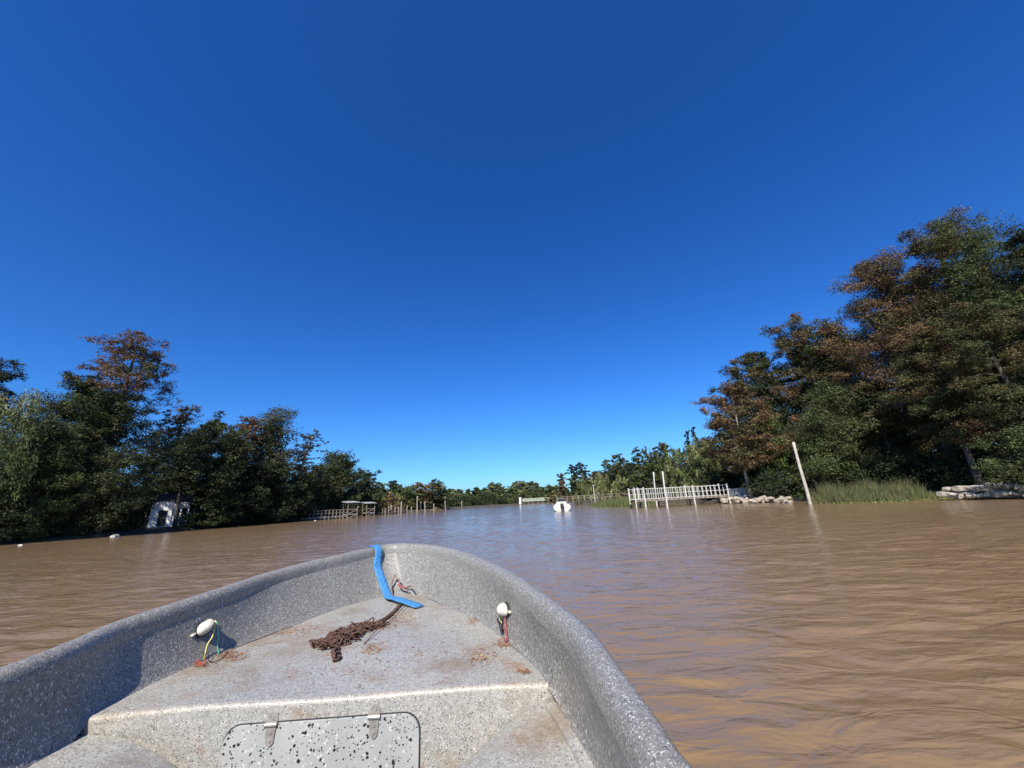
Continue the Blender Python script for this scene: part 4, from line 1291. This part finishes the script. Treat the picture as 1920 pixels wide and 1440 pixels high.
dock_run("old_dock", Vector((10.6, 97, 0)), Vector((20.5, 82, 0)), 1.6, 1.05, 1.0, 9, (M['darktimber'], M['timber']), "dark weathered dock on posts beyond the reeds, below the pale willows")
lp = tag(empty("lamp_post", spot(1115, 86, 0)), "thin white lamp post on the dark weathered dock", "lamp post")
MB().tube([(0, 0, -.5), (0, 0, 3.7)], .07, 7).build("post", M['white'], lp)
MB().tube([(0, 0, 3.7), (0, 0, 3.78), (0, 0, 4.0), (0, 0, 4.05)], [.08, .16, .14, .04], 8).build("lamp_head", M['white'], lp)
# red shed seen between the willows
rp = spot(1176, 82, .5)
rs = tag(empty("red_shed", rp, R(20)), "small faded red shed under the willows left of the jetty", "shed")
MB().box((-1.2, 0, 0), (1.2, 1.8, 1.9)).build("wall", M['red'], rs)
MB().add([(-1.4, -.2, 1.85), (1.4, -.2, 1.85), (1.4, .9, 2.4), (-1.4, .9, 2.4), (1.4, 2, 1.85), (-1.4, 2, 1.85), (-1.4, -.2, 1.92), (1.4, -.2, 1.92), (1.4, .9, 2.47), (-1.4, .9, 2.47), (1.4, 2, 1.92), (-1.4, 2, 1.92)],
         [(0, 1, 2, 3), (3, 2, 4, 5), (6, 9, 8, 7), (9, 11, 10, 8), (0, 6, 7, 1), (5, 4, 10, 11)]).build("roof", M['darkroof'], rs)
MB().box((-.5, -.03, 0), (.3, -.003, 1.6)).build("door", M['dark'], rs)

rs.scale = (.6, .6, .6)
# far pale bridge
def bridge():
    a, b = spot(979, 221, 0), spot(1052, 214, 0)
    d = b - a; L = d.length
    root = tag(empty("pale_bridge", a, math.atan2(d.y, d.x)), "long low pale green footbridge at the far bend", "bridge")
    MB().box((0, 0, 1.55), (L, 2.2, 1.9)).build("deck", M['palegreen'], root)
    for yy in (0, 2.2):
        r = MB()
        r.box((0, yy - .05, 2.75), (L, yy + .05, 2.98))
        r.box((0, yy - .04, 2.3), (L, yy + .04, 2.42))
        r.build("rail", M['palegreen'], root)
        for k in range(15):
            x = L * k / 14
            MB().box((x - .09, yy - .07, 1.5), (x + .09, yy + .07, 2.95)).build("rail_post", M['palegreen'], root)
    for k in range(8):
        x = L * (k + .3) / 8
        MB().box((x - .15, .3, -1), (x + .15, 1.9, 1.55)).build("pier", M['timber'], root)
bridge()
ck = tag(empty("gate_pillar", spot(975.5, 219, .3)), "pale pillar at the near end of the far footbridge", "pillar")
MB().box((-.5, -.5, 0), (.5, .5, 3.2)).build("shaft", M['wall'], ck); MB().box((-.65, -.65, 3.2), (.65, .65, 3.45)).build("cap", M['wall'], ck)

# ---------------------------------------------------------------- left bank furniture
def house():
    a = spot(276, 67.5, .6)
    b = spot(347, 67.5, .6)
    d = b - a; L = d.length
    root = tag(empty("white_house", a, math.atan2(d.y, d.x)), "white house with a dark veranda, half hidden under the left bank trees", "house")
    wl = MB()
    wl.box((.1, .8, 0), (L * .60, 5.5, 3.1))
    wl.box((L * .60, 2.6, 0), (L * 1.05, 5.5, 3.0))
    wl.build("wall", M['wall'], root)
    for x0, x1, z0, z1 in ((.9, 1.7, .1, 2.0), (2.4, 3.1, 1.0, 2.0)):
        fr = MB().box((x0, .74, z0), (x1, .797, z1)).build("window" if z0 > .5 else "door", M['dark'], root)
    vr = MB().box((L * .58, .35, 2.2), (L * 1.08, 2.6, 2.42)); vr.build("veranda_roof", M['roof'], root)
    for x in (.66, .84, 1.05): MB().box((L * x - .08, .45, 0), (L * x + .08, .62, 2.2)).build("veranda_post", M['wall'], root)
    MB().box((L * .60, .42, 2.42), (L * 1.06, .48, 2.95)).build("balcony_rail", M['roof'], root)
    rf = MB()
    rf.add([(-.2, .72, 3.11), (L * 1.12, .72, 3.11), (L * 1.12, 3.2, 4.2), (-.3, 3.2, 4.2), (L * 1.12, 6, 3.11), (-.3, 6, 3.11)], [(0, 1, 2, 3), (3, 2, 4, 5), (0, 3, 5), (1, 4, 2), (0, 5, 4, 1)])
    rf.build("roof", M['darkroof'], root)
    MB().box((L * .58, -.9, 0), (L * .72, .3, .7)).build("garden_wall", M['wall'], root)
house()
dp = on_z(216, 1006.5, 0)
dn = tag(empty("rowing_boat", dp, R(125)), "small upturned white boat at the waterline below the white house", "boat")
rows = []
for k in range(9):
    f = k / 8
    w = .55 * math.sin(math.pi * min(.97, max(.12, f * .85 + .12)))
    rows.append([(-1.3 + 2.6 * f, -w, .0), (-1.3 + 2.6 * f, -w * .8, .25), (-1.3 + 2.6 * f, 0, .42), (-1.3 + 2.6 * f, w * .8, .25), (-1.3 + 2.6 * f, w, .0)])
hb_ = MB().grid(rows); hb_.add(rows[0], [(4, 3, 2, 1, 0)]); hb_.add(rows[-1], [(0, 1, 2, 3, 4)])
hb_.build("hull", M['offwhite'], dn, True)
dn.scale = (.7, .7, .6)
MB().tube([(-1.3 + 2.6 * k / 8, 0, .43) for k in range(9)], .03, 5).build("keel", M['timber'], dn)
for (x0, y0, x1, y1, lb) in ((187, 1006, 195, 962, "pale thin post leaning right at the waterline, farthest left of the mooring posts"), (234, 1003, 242, 957, "thin grey post leaning over the small upturned boat"), (280, 999, 284, 962, "thin dark post standing before the white house")):
    q = on_z(x0, y0, 0)
    t = on_y(x1, y1, q.y)
    pole(q - Vector((0, 0, .6)), t, .10, .085, M['timber'], "mooring_post", lb, "post", "thin mooring posts before the white house", 7)
# stilted walkway with two roofed shelters
dock_run("stilt_walkway", spot(566, 84, 0), spot(651, 88, 0), 1.3, .55, 1.15, 12, (M['paletimber'], M['timber']), "weathered railed walkway on stilts leading to the first roofed shelter")
def shelter(px0, px1, Rm, hroof, label):
    a, b = spot(px0, Rm, 0), spot(px1, Rm + 1, 0)
    d = b - a; L = d.length
    root = tag(empty("jetty_shelter", a, math.atan2(d.y, d.x)), label, "shelter", "roofed shelters on the left bank jetty")
    dk = MB().box((0, 0, .62), (L, 2.2, .78)); dk.build("deck", M['paletimber'], root)
    for x in (.08, L - .08):
        for y in (.08, 2.12):
            MB().box((x - .08, y - .08, -1), (x + .08, y + .08, hroof - (.12 if y < 1 else -.05))).build("post", M['timber'], root)
    rf = MB().add([(-.25, -.3, hroof - .15), (L + .25, -.3, hroof - .15), (L + .25, 2.5, hroof + .12), (-.25, 2.5, hroof + .12)] + [(-.25, -.3, hroof), (L + .25, -.3, hroof), (L + .25, 2.5, hroof + .28), (-.25, 2.5, hroof + .28)],
                  [(0, 3, 2, 1), (4, 5, 6, 7), (0, 1, 5, 4), (1, 2, 6, 5), (2, 3, 7, 6), (3, 0, 4, 7)])
    rf.build("roof", M['roof'], root)
    rl = MB()
    rl.box((0, .02, 1.55), (L, .08, 1.65)); rl.bar((0, .05, .8), (L, .05, 1.55), .08); rl.bar((0, .05, -.1), (L, .05, .7), .08)
    rl.build("rail", M['paletimber'], root)
shelter(652, 671, 88, 3.05, "larger roofed shelter at the end of the stilt walkway")
shelter(687, 703, 101, 2.95, "smaller roofed shelter farther along the left bank")
# mooring posts along the far part of the left bank
prev = None
spec = [(723, 113, 1.6), (729, 114, 2.0), (733, 115, 2.3), (741, 117, 1.8), (748, 119, 1.7), (752, 119.5, 3.1), (764, 122, 2.0), (772, 125, 1.6), (782, 128, 4.6), (789, 130, 2.9), (797, 133, 3.1), (814, 138, 2.2), (835, 152, 4.6), (866, 176, 3.0)]
what = ["short grey mooring post nearest the second roofed shelter", "grey mooring post, second past the shelters", "pale mooring post, third past the shelters", "short grey mooring post under a low handrail", "stubby mooring post beside the thick pale one",
        "thick pale mooring post standing above its neighbours", "grey mooring post right of the thick pale one", "short dark mooring post in the middle of the row", "thin tall mooring post in the middle of the row", "stout mooring post right of the thin tall one",
        "stout mooring post, right one of the close pair", "lone short mooring post before the brown rounded tree", "tallest pale mooring pole of the row, at the water's edge", "far pale post at the river bend"]
for (px, Rm, h), lb in zip(spec, what):
    q = spot(px, Rm - 4, 0)
    pole(q - Vector((0, 0, .6)), q + Vector((rnd.uniform(-.1, .1), 0, h)), .17, .15, M['paletimber'] if h > 2.1 else M['timber'], "mooring_post", lb, "post", "mooring posts along the left bank", 7)
dock_run("low_handrail", spot(718, 112.5, 0), spot(762, 121.5, 0), 1.2, .5, 1.1, 8, (M['timber'], M['timber']), "low timber landing stage with a handrail among the mooring posts")
dock_run("landing_stage", spot(812, 141, 0), spot(905, 196, 0), 1.5, .45, 0, 14, (M['paletimber'], M['timber']), "long low landing stage along the far part of the left bank")
# pale debris at the left waterline
for px, py, lb in ((38, 1023, "white scrap floating at the left waterline"), (447, 986.5, "small white float by the left bank"), (480, 983.5, "white mooring float under the dark left bank trees"), (591, 976.5, "white float below the stilt walkway")):
    q = on_z(px, py, 0)
    b = MB(); b.tube([q + Vector((-.2, 0, .0)), q + Vector((-.1, 0, .02)), q + Vector((.1, 0, .02)), q + Vector((.2, 0, .0))], [.03, .07, .07, .03], 8)
    tag(b.build("mooring_float", M['white'], None, True), lb, "float", "white floats along the left bank")
